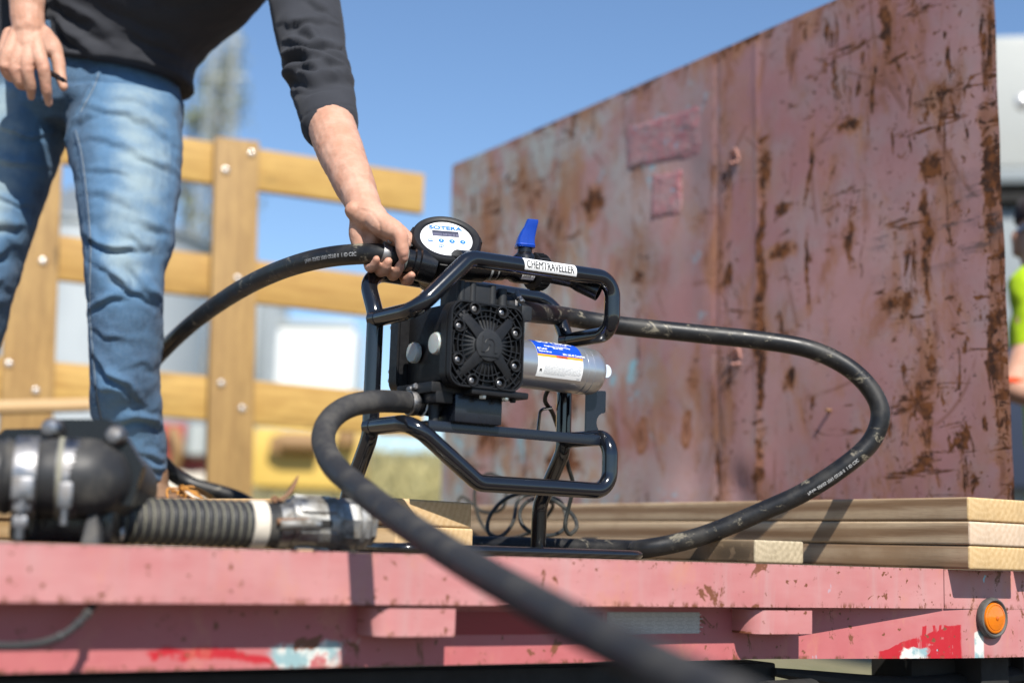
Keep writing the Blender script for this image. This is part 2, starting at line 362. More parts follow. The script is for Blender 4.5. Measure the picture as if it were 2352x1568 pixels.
def trailer_paint():
    q = NT('faded_pink_paint', .5); uv = q.coord('UV'); s = q.sep(uv); X, Z = s[0], s[1]
    n1 = q.noise(q.map(uv, (1, 3, 1)), 3, 4, .6); n2 = q.noise(uv, 26, 6, .65); n3 = q.noise(uv, 9, 5, .65, .6)
    col = q.mix(q.ramp(n1, .3, .7), (.40, .140, .138), (.47, .222, .215))
    col = q.mix(q.mul(q.ramp(q.noise(q.map(uv, (1, .1, 1)), 22, 5, .65), .45, .75), .55), col, (.40, .255, .245))
    col = q.mix(q.mul(q.ramp(n3, .45, .75), .45), col, (.37, .16, .155))
    web_ = q.mul(q.ramp(Z, -.0640, -.0625, 1.0, 0.0), q.ramp(q.math('ADD', X, q.mul(n1, .3)), -.10, .25, .75, 0.15)); col = q.mix(web_, col, q.mix(n2, (.34, .062, .072), (.42, .11, .115)))   # the lower beam's redder paint, also darkened to deepen its shade under the rail
    jit = q.math('SUBTRACT', n3, .5); jx = q.math('ADD', X, q.mul(jit, .13)); jz = q.math('ADD', Z, q.mul(jit, .05))
    vs = q.noise(q.map(uv, (1, .12, 1)), 45, 3, .6)
    def patch(x0, x1, z0, z1, e=.006): return q.mul(q.band(jx, x0, x1, e), q.band(jz, z0, z1, .003))
    sx = q.math('SUBTRACT', X, -.165)
    redz = q.mul(q.band(q.math('ADD', X, q.mul(jit, .022)), -.185, -.018, .0025), q.band(q.math('ADD', Z, q.mul(q.math('SUBTRACT', n2, .5), .012)), -.150, -.0890, .0010))
    slope = q.ramp(q.math('SUBTRACT', q.math('ADD', Z, q.mul(jit, .06)), q.mul(sx, .33)), -.128, -.126, 1.0, 0.0)
    drips = q.mx(q.ramp(vs, .50, .53), q.mul(q.ramp(X, -.060, -.048), q.ramp(q.noise(q.map(uv, (1, .10, 1), (0, 0, 0), (3, 0, 0)), 60, 4, .6), .57, .54, 0.0, 1.0)))
    r1 = q.mul(redz, q.mx(q.mul(slope, q.ramp(n2, .60, .56, 0.0, 1.0)), q.mul(drips, q.ramp(q.math('ADD', X, q.mul(jit, .08)), -.13, -.11))))
    r2 = q.mul(patch(-1.34, -1.17, -.133, -.120), q.ramp(n2, .36, .44))
    col = q.mix(q.mx(r1, r2), col, (.38, .010, .018))
    w1 = q.mul(patch(-1.165, -1.085, -.137, -.108), q.ramp(n2, .40, .47))
    w2 = q.mul(q.band(jx, -.145, -.095, .004), q.band(jz, -.142, -.126, .002)); w3 = q.mul(q.band(X, .012, .034, .002), q.band(jz, -.15, -.095, .003))
    prim = q.mix(q.ramp(n2, .42, .58), (.62, .60, .55), (.22, .34, .36))
    col = q.mix(q.mx(q.mx(w1, w2), w3), col, prim)
    chips = q.mx(q.ramp(q.noise(q.map(uv, (1, .6, 1)), 21, 6, .7, .6), .615, .645), q.ramp(q.noise(uv, 60, 4, .6), .64, .665))
    eb = q.mx(q.mul(q.ramp(Z, -.0525, -.0615), q.ramp(Z, -.0655, -.0625)), q.ramp(Z, -.0055, -.0005))
    eb = q.mx(eb, q.ramp(Z, -.134, -.1385))
    echip = q.mul(eb, q.ramp(q.noise(q.map(uv, (1, .3, 1)), 85, 6, .75), .50, .62))
    rust = q.mx(chips, echip)
    halo = q.mul(q.ramp(q.noise(q.map(uv, (1, .5, 1)), 16, 5, .7, .3), .52, .74), .6)
    col = q.mix(halo, col, (.46, .20, .13)); col = q.mix(rust, col, (.16, .055, .025))
    cy = q.mul(q.ramp(q.noise(q.map(uv, (1, .5, 1)), 38, 3, .5), .71, .725), q.ramp(X, -.4, -.1)); col = q.mix(cy, col, (.25, .55, .70))
    q.set('Base Color', col); q.set('Roughness', q.ramp(n2, .3, .7, .38, .6)); q.bump(q.math('SUBTRACT', q.mul(n2, .3), rust), .25, .002)
    return q.m
def wood(name, a, b, grain=(1, 14, 14), rough=.65, knots=True, dark=None, bump=.25, ring=.45):
    q = NT(name, rough); c = q.coord(); rnd = q.n('ObjectInfo').outputs['Random']
    off = q.n('CombineXYZ'); q.put(off.inputs[0], q.mul(rnd, 9.0)); q.put(off.inputs[1], q.mul(rnd, 5.0)); q.put(off.inputs[2], q.mul(rnd, 3.0))
    ad = q.n('VectorMath', operation='ADD'); q.put(ad.inputs[0], c); q.put(ad.inputs[1], off.outputs[0]); c2 = ad.outputs[0]
    g = q.noise(q.map(c2, grain), 4.5, 6, .62, 1.1); f = q.noise(q.map(c2, tuple(x*6 for x in grain)), 5, 3, .6)
    w_ = q.n('TexWave', wave_type='RINGS', rings_direction='X'); q.put(w_.inputs[0], q.map(c2, (.35, 5, 5), (0, 0, .03))); w_.inputs['Scale'].default_value = 3.2
    w_.inputs['Distortion'].default_value = 4.5; w_.inputs['Detail'].default_value = 2; w_.inputs['Detail Scale'].default_value = .6
    t = q.math('ADD', q.mul(w_.outputs[1], ring), q.mul(g, 1.15-ring)); col = q.mix(q.ramp(t, .25, .85), a, b); col = q.mix(q.ramp(rnd, 0, 1, 0, .45), col, tuple(x*k for x, k in zip(a, (.95, .92, 1.05))))
    st = q.mul(q.ramp(q.noise(q.map(c2, (.5, 3, 3)), 3.0, 5, .7), .56, .74), .5); col = q.mix(st, col, tuple(x*.5 for x in a))
    col = q.mix(q.mul(q.ramp(f, .5, .75), .35), col, tuple(x*.55 for x in a))
    if knots:
        k = q.n('TexVoronoi'); q.put(k.inputs['Vector'], q.map(c2, (2.0, 6, 6))); k.inputs['Scale'].default_value = 1.15
        kn = q.mul(q.ramp(k.outputs['Distance'], .06, .20, 1.0, 0.0), q.ramp(q.noise(c2, 60, 2), .35, .5)); col = q.mix(q.mul(kn, .8), col, tuple(x*.33 for x in a))
    if dark: col = q.mix(q.mul(q.ramp(q.noise(c2, 3.5, 5, .65), .45, .7), .75), col, dark)
    q.set('Base Color', col); q.bump(q.math('ADD', q.mul(f, .6), t), bump, .001)
    return q.m
def end_grain(name, a, b):
    q = NT(name, .75); c = q.coord(); w_ = q.n('TexWave', wave_type='RINGS', rings_direction='X'); q.put(w_.inputs[0], q.map(c, (1, 1, 1), (0, 0, 0), (0, .03, -.06)))
    w_.inputs['Scale'].default_value = 30; w_.inputs['Distortion'].default_value = 3.5; w_.inputs['Detail'].default_value = 3; w_.inputs['Detail Roughness'].default_value = .7
    n_ = q.noise(c, 120, 4, .7); t = q.math('ADD', q.mul(w_.outputs[1], .16), q.mul(n_, .9))
    col = q.mix(q.ramp(t, .2, .85), a, b); col = q.mix(q.mul(q.ramp(q.noise(c, 14, 4, .6), .5, .75), .5), col, tuple(x*.6 for x in a))
    q.set('Base Color', col); q.bump(t, .4, .001); return q.m
def denim():
    q = NT('blue_denim', .85); uv = q.coord(); at_ = q.n('Attribute', attribute_name='fade').outputs['Fac']
    n1 = q.noise(uv, 9, 4, .6, .3); n2 = q.noise(q.map(uv, (1, 1, .30)), 520, 3, .7); n3 = q.noise(q.map(uv, (1, 1, .6)), 75, 5, .7)
    tw = q.n('TexWave', wave_type='BANDS', bands_direction='DIAGONAL'); q.put(tw.inputs[0], q.map(uv, (1, 1, .6))); tw.inputs['Scale'].default_value = 420; tw.inputs['Distortion'].default_value = 2.5; tw.inputs['Detail'].default_value = 2
    f = q.math('ADD', at_, q.math('ADD', q.mul(q.math('SUBTRACT', n1, .5), .38), q.mul(q.math('SUBTRACT', n3, .5), .45)))
    deep = q.mix(q.ramp(f, 0, .5), (.012, .038, .092), (.052, .135, .255)); col = q.mix(q.ramp(f, .55, 1.35), deep, (.25, .325, .36))
    th = q.math('ADD', q.mul(tw.outputs[1], .5), q.mul(n2, .7)); col = q.mix(q.mul(q.ramp(th, .40, .90), .42), col, (.22, .30, .365))
    q.set('Base Color', col); q.set('Sheen Weight', .04); q.set('Specular IOR Level', .2); q.bump(th, .45, .0012); return q.m
def skin(name='mottled_skin', a=(.43, .225, .150), b=(.53, .315, .230)):  # the skin's own tone, mottled at random, redder where flushed
    q = NT(name, .56); c = q.coord(); n1 = q.noise(c, 22, 5, .6); n2 = q.noise(c, 140, 3, .6); red = q.n('Attribute', attribute_name='flush').outputs['Fac']
    col = q.mix(q.ramp(n1, .3, .7), a, b); col = q.mix(q.mul(q.ramp(n2, .50, .72), .2), col, (.42, .19, .125)); col = q.mix(q.mul(red, .45), col, (.52, .20, .14))
    q.set('Base Color', col); q.set('Subsurface Weight', .12); q.set('Subsurface Radius', (.012, .005, .003)); q.set('Subsurface Scale', .35)
    q.set('Specular IOR Level', .28); vz = q.n('TexVoronoi'); q.put(vz.inputs['Vector'], c); vz.inputs['Scale'].default_value = 650
    q.bump(q.math('ADD', q.mul(vz.outputs['Distance'], .5), q.noise(q.map(c, (1, 1, .5)), 170, 4, .65)), .22, .0009); return q.m
def cloth(name, a, b, sc=500, bump=.3):
    q = NT(name, .9); c = q.coord(); n1 = q.noise(c, 14, 4, .6); n2 = q.noise(c, sc, 2, .6); q.set('Base Color', q.mix(n1, a, b)); q.set('Sheen Weight', .04); q.set('Specular IOR Level', .2); q.bump(n2, bump, .0008); return q.m
def rubber(name, col, dusty=.0, rough=.5, scuff=0.0):
    q = NT(name, rough); c = q.coord(); n1 = q.noise(c, 18, 5, .65); n2 = q.noise(c, 350, 3, .6)
    k = q.mix(q.mul(q.ramp(n1, .42, .75), dusty), col, (.30, .27, .22))
    if scuff:
        m_ = q.mul(q.ramp(q.noise(q.map(c, (1, 1, 1.6)), 26, 6, .75, .6), .57, .66), scuff); k = q.mix(m_, k, (.34, .30, .22))
    q.set('Base Color', k); q.set('Specular IOR Level', .35); q.set('Roughness', q.ramp(n1, .3, .7, rough*.8, min(1, rough*1.3))); q.bump(q.math('ADD', n2, q.mul(n1, .5)), .12, .0006); return q.m
def grass_ground():
    q = NT('dry_field', .95); c = q.coord(); a = q.noise(c, .35, 5, .6); b = q.noise(c, 6, 5, .7)
    col = q.mix(q.ramp(a, .35, .65), (.16, .135, .07), (.105, .115, .045)); col = q.mix(q.mul(q.ramp(b, .4, .7), .6), col, (.25, .205, .12)); y_ = q.sep(c)[1]; col = q.mix(q.ramp(q.math('ADD', y_, q.mul(b, 2.0)), 6.0, 10.0, 1.0, 0.0), col, q.mix(b, (.06, .048, .035), (.13, .105, .075))); q.set('Base Color', col); q.bump(b, .6, .05); return q.m  # near ground coloured dark to cut the light it bounces onto the trailer
def steel(name, col=(.62, .61, .59), rough=.24, grime=.25):
    q = NT(name, rough, 1.0); c = q.coord(); n1 = q.noise(c, 40, 5, .65); q.set('Base Color', q.mix(q.mul(q.ramp(n1, .4, .75), grime), col, (.20, .17, .13)))
    q.set('Roughness', q.ramp(n1, .3, .75, rough*.7, min(1, rough*2))); return q.m
M_ = {}
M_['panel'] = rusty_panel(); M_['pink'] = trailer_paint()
M_['fence'] = wood('pressure_treated_pine', (.33, .180, .038), (.50, .315, .085), (1.2, 9, 9), ring=.16)
M_['fence_post'] = wood('pressure_treated_pine_post', (.235, .135, .042), (.40, .25, .085), (1.2, 7, 7), ring=.10)
M_['board'] = wood('weathered_lumber', (.20, .115, .055), (.58, .44, .285), (1.0, 30, 30), dark=(.24, .145, .075), ring=.5)
M_['board_end'] = end_grain('sawn_end_grain', (.42, .27, .115), (.56, .40, .21))
M_['pale_end'] = end_grain('pale_end_grain', (.46, .33, .22), (.58, .45, .33))
M_['grey_end'] = end_grain('weathered_end_grain', (.27, .22, .14), (.46, .38, .26))
M_['old_board'] = wood('dark_old_lumber', (.17, .115, .065), (.26, .19, .11), (1, 16, 16))
M_['plank'] = wood('fresh_plank', (.46, .29, .13), (.58, .40, .215), (1, 12, 12), knots=False)
M_['plank_end'] = end_grain('fresh_plank_end', (.48, .31, .145), (.60, .43, .24))
M_['deck'] = wood('deck_planking', (.16, .12, .08), (.27, .21, .14), (1, 12, 12))
M_['black_frame'] = plain('black_powder_coat', (.006, .007, .010), .16, 0, .3, 30, Coat_Weight=.6, Coat_Roughness=.06)
M_['blue_black'] = plain('blue_black_painted_steel', (.008, .010, .016), .28, 0, .2, 30, Coat_Weight=.15)
M_['plastic'] = plain('black_moulded_plastic', (.009, .009, .010), .46, 0, .25, 120, .12, 900, Specular_IOR_Level=.32)
M_['grey_plastic'] = plain('charcoal_plastic', (.017, .018, .020), .52, 0, .2, 120, .15, 900, Specular_IOR_Level=.35)
M_['gloss_plastic'] = plain('glossy_black_plastic', (.006, .006, .007), .26, 0, .25, 80)
M_['hose'] = rubber('black_hose_rubber', (.011, .011, .012), .08, .42)
M_['hose_near'] = rubber('matt_hose_rubber', (.025, .0245, .026), .16, .62)
M_['hose_dusty'] = rubber('scuffed_hose_rubber', (.010, .010, .011), .08, .42, .5)
M_['rubber'] = rubber('thick_black_rubber', (.024, .024, .025), .22, .5)
M_['cord'] = rubber('cord_rubber', (.02, .022, .02), .25, .5)
M_['steel'] = steel('zinc_steel'); M_['chrome'] = steel('bright_steel', (.26, .26, .27), .42, .6); M_['alu'] = steel('weathered_aluminium', (.36, .36, .35), .5, .85)
M_['rusty_steel'] = plain('rusty_steel', (.20, .105, .055), .7, .3, .4, 70, .3)
M_['silver'] = plain('silver_motor_paint', (.56, .57, .59), .30, .85, .0, 3)
M_['silver_tab'] = plain('pale_grey_plastic', (.52, .58, .64), .5, 0, .05)
M_['white'] = plain('white_print', (.80, .80, .79), .4, 0, .03); M_['face_white'] = plain('white_dial', (.80, .81, .82), .32, 0, .02)
M_['black_print'] = plain('black_print', (.012, .012, .012), .5); M_['grey_print'] = plain('grey_print', (.30, .32, .34), .5)
M_['hose_print'] = plain('white_hose_print', (.42, .42, .42), .6, 0, .4, 400)
M_['blue_print'] = plain('blue_print', (.008, .145, .42), .45, 0, .05); M_['label_blue'] = plain('label_blue', (.004, .055, .42), .35, 0, .05)
M_['orange_print'] = plain('orange_print', (.80, .30, .012), .4, 0, .05); M_['red_print'] = plain('red_print', (.70, .08, .02), .4, 0, .05)
M_['lcd'] = plain('dark_display', (.05, .052, .075), .2, 0, .1); M_['lcd_pale'] = plain('pale_display_segment', (.105, .105, .15), .3)
M_['blue_plastic'] = plain('blue_handle_plastic', (.006, .050, .36), .3, 0, .12, 80)
M_['cap'] = plain('translucent_white_cap', (.40, .42, .40), .35, 0, .05, Subsurface_Weight=.3)
M_['white_ring'] = plain('white_seal', (.78, .78, .76), .45)
M_['cuff_white'] = plain('dirty_white_cuff', (.58, .52, .43), .6, 0, .25, 90)
M_['groove'] = plain('dusty_groove', (.21, .20, .15), .75, 0, .3, 160)
M_['bolt'] = plain('galvanised_bolt', (.62, .60, .58), .3, .7, .1)
M_['amber'] = plain('amber_lens', (.80, .20, .004), .12, 0, .12, 250, Transmission_Weight=.25, Coat_Weight=.6)
M_['amber_deep'] = plain('amber_lens_ring', (.50, .10, .002), .15, 0, .1, Coat_Weight=.5)
M_['grommet'] = rubber('grey_rubber_grommet', (.045, .045, .047), .35, .6)
M_['tape_red'] = plain('red_reflective_tape', (.24, .006, .012), .35, 0, .2, 300)
M_['tape_white'] = plain('silver_reflective_tape', (.37, .355, .325), .45, .0, .15, 90); M_['tape_mark'] = plain('reflective_tape_mark', (.50, .48, .45), .4, .0, .1)
M_['under'] = plain('undercarriage_black', (.012, .011, .010), .8, 0, .4, 20)
M_['denim'] = denim(); M_['stitch'] = cloth('pale_stitching', (.15, .19, .24), (.24, .27, .29))
M_['skin'] = skin(); M_['nail'] = plain('finger_nail', (.72, .46, .38), .28, 0, .05)
M_['shirt'] = cloth('charcoal_shirt_cloth', (.023, .0245, .030), (.040, .042, .050)); M_['hair'] = plain('dark_brown_hair', (.03, .018, .01), .6, 0, .3)
M_['boot'] = plain('brown_boot_leather', (.17, .095, .052), .6, 0, .3, 45, .2, 300); M_['sole'] = rubber('boot_sole', (.05, .035, .025), .4, .7); M_['lace'] = plain('orange_lace', (.40, .175, .03), .7, 0, .25, 900)
M_['hivis'] = cloth('hi_vis_lime_cloth', (.34, .52, .010), (.42, .60, .016)); M_['wrist'] = cloth('orange_red_band', (.60, .06, .02), (.7, .09, .03)); M_['cap_cloth'] = cloth('dark_cap_cloth', (.03, .02, .02), (.05, .03, .03))
M_['glass_dark'] = plain('dark_sunglass_lens', (.02, .05, .14), .08); M_['pants'] = cloth('dark_work_trousers', (.025, .035, .06), (.04, .05, .08))
M_['silo'] = plain('galvanised_silo_sheet', (.36, .39, .41), .5, .2, .12, 1.2); M_['silo_roof'] = plain('grey_silo_roof', (.22, .245, .255), .5, .3, .1, 2)
M_['white_paint'] = plain('white_vehicle_paint', (.74, .75, .73), .35, 0, .04, 2); M_['cream_paint'] = plain('cream_vehicle_paint', (.40, .41, .39), .35, 0, .04, 2); M_['dark_glass'] = plain('vehicle_glass', (.03, .05, .07), .06)
M_['yellow'] = plain('yellow_machine_paint', (.62, .42, .10), .45, 0, .1, 2); M_['brown'] = plain('brown_machine_parts', (.26, .15, .06), .6); M_['red'] = plain('faded_red_machine_paint', (.33, .05, .04), .5, 0, .25, 3)
M_['grass'] = grass_ground(); M_['leaf'] = plain('dusty_green_leaf', (.13, .15, .085), .7, 0, .4, 3); M_['bark'] = plain('pale_bark', (.24, .21, .17), .8, 0, .3, 4); M_['mast'] = plain('galvanised_mast', (.42, .44, .42), .5, .4)
M_['weed'] = plain('dry_green_weed', (.33, .29, .13), .8, 0, .4, 2); M_['tyre'] = rubber('tyre_rubber', (.02, .02, .02), .4, .8)
def patch_paint():
    q = NT('flaking_sticker_paint', .55); uv = q.coord('UV'); n1 = q.noise(uv, 12, 5, .65, .5); n2 = q.noise(uv, 34, 5, .65)
    col = q.mix(q.ramp(n1, .35, .65), (.33, .115, .13), (.37, .20, .20)); col = q.mix(q.mul(q.ramp(n2, .42, .62), .7), col, (.28, .21, .21))
    col = q.mix(q.ramp(q.noise(uv, 22, 5, .7, .4), .62, .66), col, (.13, .36, .50)); col = q.mix(q.ramp(q.noise(uv, 28, 5, .7), .66, .70), col, (.18, .07, .04)); q.set('Base Color', col); q.bump(n2, .5, .002); return q.m
M_['patch'] = patch_paint(); M_['pink2'] = plain('rust_bitten_pink_weld', (.36, .18, .15), .6, 0, .6, 60, .3)
# ------------------------------------------------------------------ ground: a field that climbs behind the yard
def ground_h(x, y):
    t = min(1, max(0, (y-9)/36)); h = -.75+3.6*t*t*(3-2*t)
    return h+.12*noise.noise(V(x*.15, y*.15, 0))*min(1, max(0, (y-3)/10))
xs = sorted(set([-900, -300, -120, -60, -40]+[-30+1.5*i for i in range(41)]+[40, 60, 120, 300, 900])); ys = sorted(set([-300, -60, -20, -8]+[-4+1.5*i for i in range(48)]+[80, 110, 200, 500, 1500]))
g = G(); n = len(xs); vv = [V(x, y, ground_h(x, y)) for y in ys for x in xs]
ff = [(j*n+i, j*n+i+1, (j+1)*n+i+1, (j+1)*n+i) for j in range(len(ys)-1) for i in range(n-1)]
tag(obj('ground', (vv, ff), M_['grass'], angle=180), kind='structure')
# dry weeds on the slope: tufts, one object
g = G()
for i in range(2600):
    x = random.uniform(-7.5, .8); y = random.uniform(11, 24); h = random.uniform(.15, .55); b = V(x, y, ground_h(x, y)-.02); a = random.uniform(0, 6.28)
    d = V(math.cos(a), math.sin(a), 0); t = b+V(random.uniform(-.2, .2), random.uniform(-.2, .2), h); g.add(([b-d*.03, b+d*.03, t+d*.012, t-d*.006], [(0, 1, 2, 3)]))
tag(obj('dry_weeds', g, M_['weed'], smooth=False), kind='stuff')

# ------------------------------------------------------------------ flatbed trailer
TR = thing('flatbed_trailer', 'faded pink flatbed trailer with rusty edges, reflective tape and an amber side light', 'trailer', T(-1, -.2, 0))
def strip_g(pts_en, z0, z1, thick, nz=6):
    """plate following a plan line of (e, n); UV in metres along e and up"""
    g = G(); g.uv = []; m = len(pts_en)
    for side in (0, 1):
        for k in range(nz+1):
            for e, n_ in pts_en:
                z = z0+(z1-z0)*k/nz; g.v.append(T(e, n_-side*thick, z)); g.uv.append((e, z))
    A = lambda s, k, i: s*(nz+1)*m+k*m+i
    for k in range(nz):
        for i in range(m-1): g.f += [(A(0, k, i), A(0, k, i+1), A(0, k+1, i+1), A(0, k+1, i)), (A(1, k+1, i), A(1, k+1, i+1), A(1, k, i+1), A(1, k, i))]
        for i in (0, m-1): g.f.append((A(0, k, i), A(0, k+1, i), A(1, k+1, i), A(1, k, i)))
    for i in range(m-1): g.f += [(A(0, 0, i), A(1, 0, i), A(1, 0, i+1), A(0, 0, i+1)), (A(0, nz, i), A(0, nz, i+1), A(1, nz, i+1), A(1, nz, i))]
    g.m = [0]*len(g.f); return g
es = [-3.2+.1*i for i in range(32)]
# web behind the rail, flaring out to the flush end plate
web = [(-3.2, -.052), (-2.2, -.052), (-1.6, -.052), (-1.0, -.052), (-.6, -.052), (-.40, -.052), (-.055, -.0035), (.02, -.0005), (.25, -.0005), (.5, -.0005)]
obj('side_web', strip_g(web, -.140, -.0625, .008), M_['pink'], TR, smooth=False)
obj('end_plate', strip_g([(-.058, 0.0), (.1, 0), (.5, 0)], -.0620, -.0005, .006, 4), M_['pink'], TR, smooth=False)
def wob(e): return .0007*noise.noise(V(e*6, 0, 3))
gr = strip_g([(e, wob(e)) for e in es if e < -.08]+[(-.06, -.0002)], -.062, 0.0, .006)
obj('side_rail', gr, M_['pink'], TR, smooth=False)
obj('rail_lip', strip_g([(e, wob(e)-.006) for e in es if e < -.08]+[(-.06, -.0062)], -.062, -.056, .046, 1), M_['pink'], TR, smooth=False)
for k in range(13):
    obj('deck_plank', box(T(-1.35, -.075-.17*k-.09, -.021), (3.7, .165, .038), (E, N, UP), .003), M_['deck'], TR)
for c in (-1.008, -.395):
    pl = [(-.062, -.052), (-.062, -.040)]+[(-.030-.032*math.cos(a), -.032+.030*math.sin(a)) for a in (.2, .5, .8, 1.1, 1.4)]+[(.050, -.0015), (.052, -.006), (.052, -.052)]
    g = G(); g.uv = []
    for z in (-.0665, -.0835, -.1005):
        for s_ in (0, 1):
            for e, n_ in pl: g.v.append(T(c+e*(1 if not s_ else .93), n_-s_*.006, z)); g.uv.append((c+e, z+.04))
    m = len(pl); q = lambda k, s_, i: k*2*m+s_*m+i
    for k in range(2):
        for i in range(m-1): g.f += [(q(k, 0, i), q(k, 0, i+1), q(k+1, 0, i+1), q(k+1, 0, i)), (q(k+1, 1, i), q(k+1, 1, i+1), q(k, 1, i+1), q(k, 1, i))]
    for i in range(m-1): g.f += [(q(0, 1, i), q(0, 1, i+1), q(0, 0, i+1), q(0, 0, i)), (q(2, 0, i), q(2, 0, i+1), q(2, 1, i+1), q(2, 1, i))]
    g.m = [0]*len(g.f); obj('stake_pocket', g, M_['pink'], TR, angle=50)
# reflective tape on the web
tr = obj('red_tape', box(T(-.83, -.0515, -.087), (.275, .0012, .030), (E, N, UP)), M_['tape_red'], TR, smooth=False)
tw = obj('white_tape', box(T(-.602, -.0515, -.087), (.165, .0012, .030), (E, N, UP)), M_['tape_white'], TR, smooth=False)
g = G()
for r_ in range(5):
    for k in range(9):
        c = T(-.678+.0185*k+(.004 if r_ % 2 else 0), -.0508, -.0755-.0058*r_); sh = circ(.0026, 8)
        v_ = [c+E*x*1.25+UP*y for x, y in sh]+[c+E*x*.8+UP*y*.62 for x, y in sh]; g.add((v_, [(i, (i+1) % 8, 8+(i+1) % 8, 8+i) for i in range(8)]))
        c2 = c+E*.0092; g.add(([c2-E*.004-UP*.0005, c2+E*.004-UP*.0005, c2+E*.004+UP*.0005, c2-E*.004+UP*.0005], [(0, 1, 2, 3)]))
obj('tape_pattern', g, M_['tape_mark'], tw, smooth=False)
# amber marker light
LC = on_plane(2272, 1418, T(0, 0, 0), N)
le = (LC-P0).dot(E); LC = T(le, .0, LC.z)
lt = obj('marker_light', lathe([(0.03112, 0), (0.03238, 0.00254), (0.03327, 0.00698), (0.03112, 0.01206), (0.02857, 0.01334), (0.02604, 0.01080), (0.02540, 0.00508)], LC, N, 40), M_['grommet'], TR)
obj('lens', lathe([(0.02515, 0.00381), (0.02489, 0.01080), (0.02388, 0.01295), (0.02159, 0.01372), (0.02096, 0.01295), (0.02007, 0.01295), (0.01943, 0.01397), (0.01270, 0.01549), (0.00571, 0.01626), (0.00102, 0.01651)], LC, N, 40), M_['amber'], lt)
g = G()
for r_ in (0.00762, 0.01206, 0.01626): g.add(tube([LC+N*(0.01613-r_*0.11430)+E*x+UP*y for x, y in circ(r_, 28)], 0.00044, 6, closed=True))
g.add(lathe([(0.00356, 0.01524), (0.00330, 0.01727), (0.00127, 0.01778)], LC, N, 14)); obj('lens_ring', g, M_['amber_deep'], lt)
# chassis below the deck
obj('chassis_beam', box(T(-1.55, -.14, -.215), (2.44, .09, .13), (E, N, UP), .004), M_['under'], TR)
obj('chassis_beam', box(T(.27, -.14, -.235), (.60, .09, .17), (E, N, UP), .004), M_['under'], TR)
obj('leaf_spring', (lambda P: tube(P, [.008+.020*math.sin(math.pi*i/(len(P)-1)) for i in range(len(P))], 10, squash=.8))(spline([T(-.34, -.09, -.163), T(-.05, -.09, -.196), T(.12, -.09, -.19), T(.42, -.09, -.16)], 8)), M_['under'], TR)
obj('cross_tube', tube([T(-.42, -.02, -.19), T(-.30, -.05, -.192)], .022, 14), M_['under'], TR)
obj('hanger_bracket', box(T(.11, -.07, -.18), (.07, .06, .085), (E, N, UP), .004), M_['under'], TR)
obj('axle', box(T(-.1, -.14, -.245), (.30, .05, .03), (E, N, UP), .006), M_['alu'], TR)
obj('mud_flap', box(T(.33, -.10, -.22), (.22, .06, .15), (E, N, UP), .004), M_['under'], TR)
for e in (-2.3, -3.0):
    wl = obj('wheel', lathe([(.20, -.1), (.29, -.1), (.31, -.07), (.31, .07), (.29, .1), (.2, .1), (.19, .06), (.05, .05)], T(e, -.9, -.44), N, 32), M_['tyre'], TR)
# loose air line hanging under the rail at the left
P = spline([on_plane(x, y, T(0, n_, 0), N) for x, y, n_ in ((215, 1388, -.03), (205, 1402, -.012), (180, 1430, .004), (140, 1460, .008), (80, 1478, .008), (0, 1482, .006), (-120, 1474, .0), (-250, 1440, -.02))], 8)
ln = obj('air_line', tube(P, .0042, 10), M_['hose_near'], base=P[0]); tag(ln, 'thin dark air line drooping in front of the trailer side, under the rail', 'hose')
for i in (10, 16, 24): obj('tie_sleeve', tube([P[i], P[i+1]], .0056, 10), M_['grommet'], ln)

# ------------------------------------------------------------------ rusty steel panel standing on the deck
PC = at(2333, 1150, 2.66); PC.z = 0
def panel_pt(s, z, out=0.0): return PC+D*s+UP*z+(-E)*out
topL = on_plane(1040, 380, PC, E); topR = on_plane(1920, 0, PC, E)
SL = (topL-PC).dot(D); zL = topL.z; s2 = (topR-PC).dot(D); zS = (topR.z-zL)/(s2-SL)
lean = lambda z: -.028*(z/1.2)                  # the near edge leans a little
RP = thing('rusty_panel', 'tall rust-streaked faded pink steel bulkhead panel behind the lumber and the pump', 'steel panel', PC+D*SL*.5)
NS, NZ = 300, 170
dents = [(1.02, .50, .10, .16, .010), (.90, .30, .07, .10, -.009), (.93, .20, .05, .06, -.007), (.78, .17, .05, .05, -.010), (.72, .22, .06, .07, .007), (1.10, .85, .12, .10, .008), (.97, .95, .08, .14, -.007), (.55, .55, .22, .3, .006), (.40, .9, .2, .25, -.006), (1.25, .6, .18, .2, -.006),
         (.88, .62, .05, .16, .006), (1.5, .5, .3, .3, .007), (1.32, .28, .12, .12, -.005), (1.05, .12, .12, .05, .007), (.30, .3, .2, .2, .005), (1.75, .8, .2, .3, -.006), (1.14, .14, .05, .05, -.005)]
dents = [(a, b, c, d, e*.8) for a, b, c, d, e in dents]
g = G(); g.uv = []
for k in range(NZ+1):
    for i in range(NS+1):
        s_ = SL*i/NS; zt = zL+zS*(s_-SL); z = zt*k/NZ
        o = sum(h*math.exp(-((s_-a)/c)**2-((z-b)/d)**2) for a, b, c, d, h in dents)+.0022*noise.noise(V(s_*3, z*3, 1))+.0009*noise.noise(V(s_*11, z*11, 5))
        o += -.0025*math.exp(-((s_-.845)/.006)**2)+.002*math.exp(-((s_-.70)/.008)**2)
        e_ = lean(z)*(1-i/NS)+.0025*noise.noise(V(z*9, 2, 7))*(1 if i == 0 else 0)
        g.v.append(panel_pt(s_-e_, z, o)); g.uv.append((s_, z*1.2/1.22))
A = lambda k, i: k*(NS+1)+i
g.f = [(A(k, i+1), A(k, i), A(k+1, i), A(k+1, i+1)) for k in range(NZ) for i in range(NS)]; g.m = [0]*len(g.f)
obj('panel_sheet', g, M_['panel'], RP, angle=180)
def back(s_, z, o): return panel_pt(s_, z, o)
zt0 = zL+zS*(-SL)
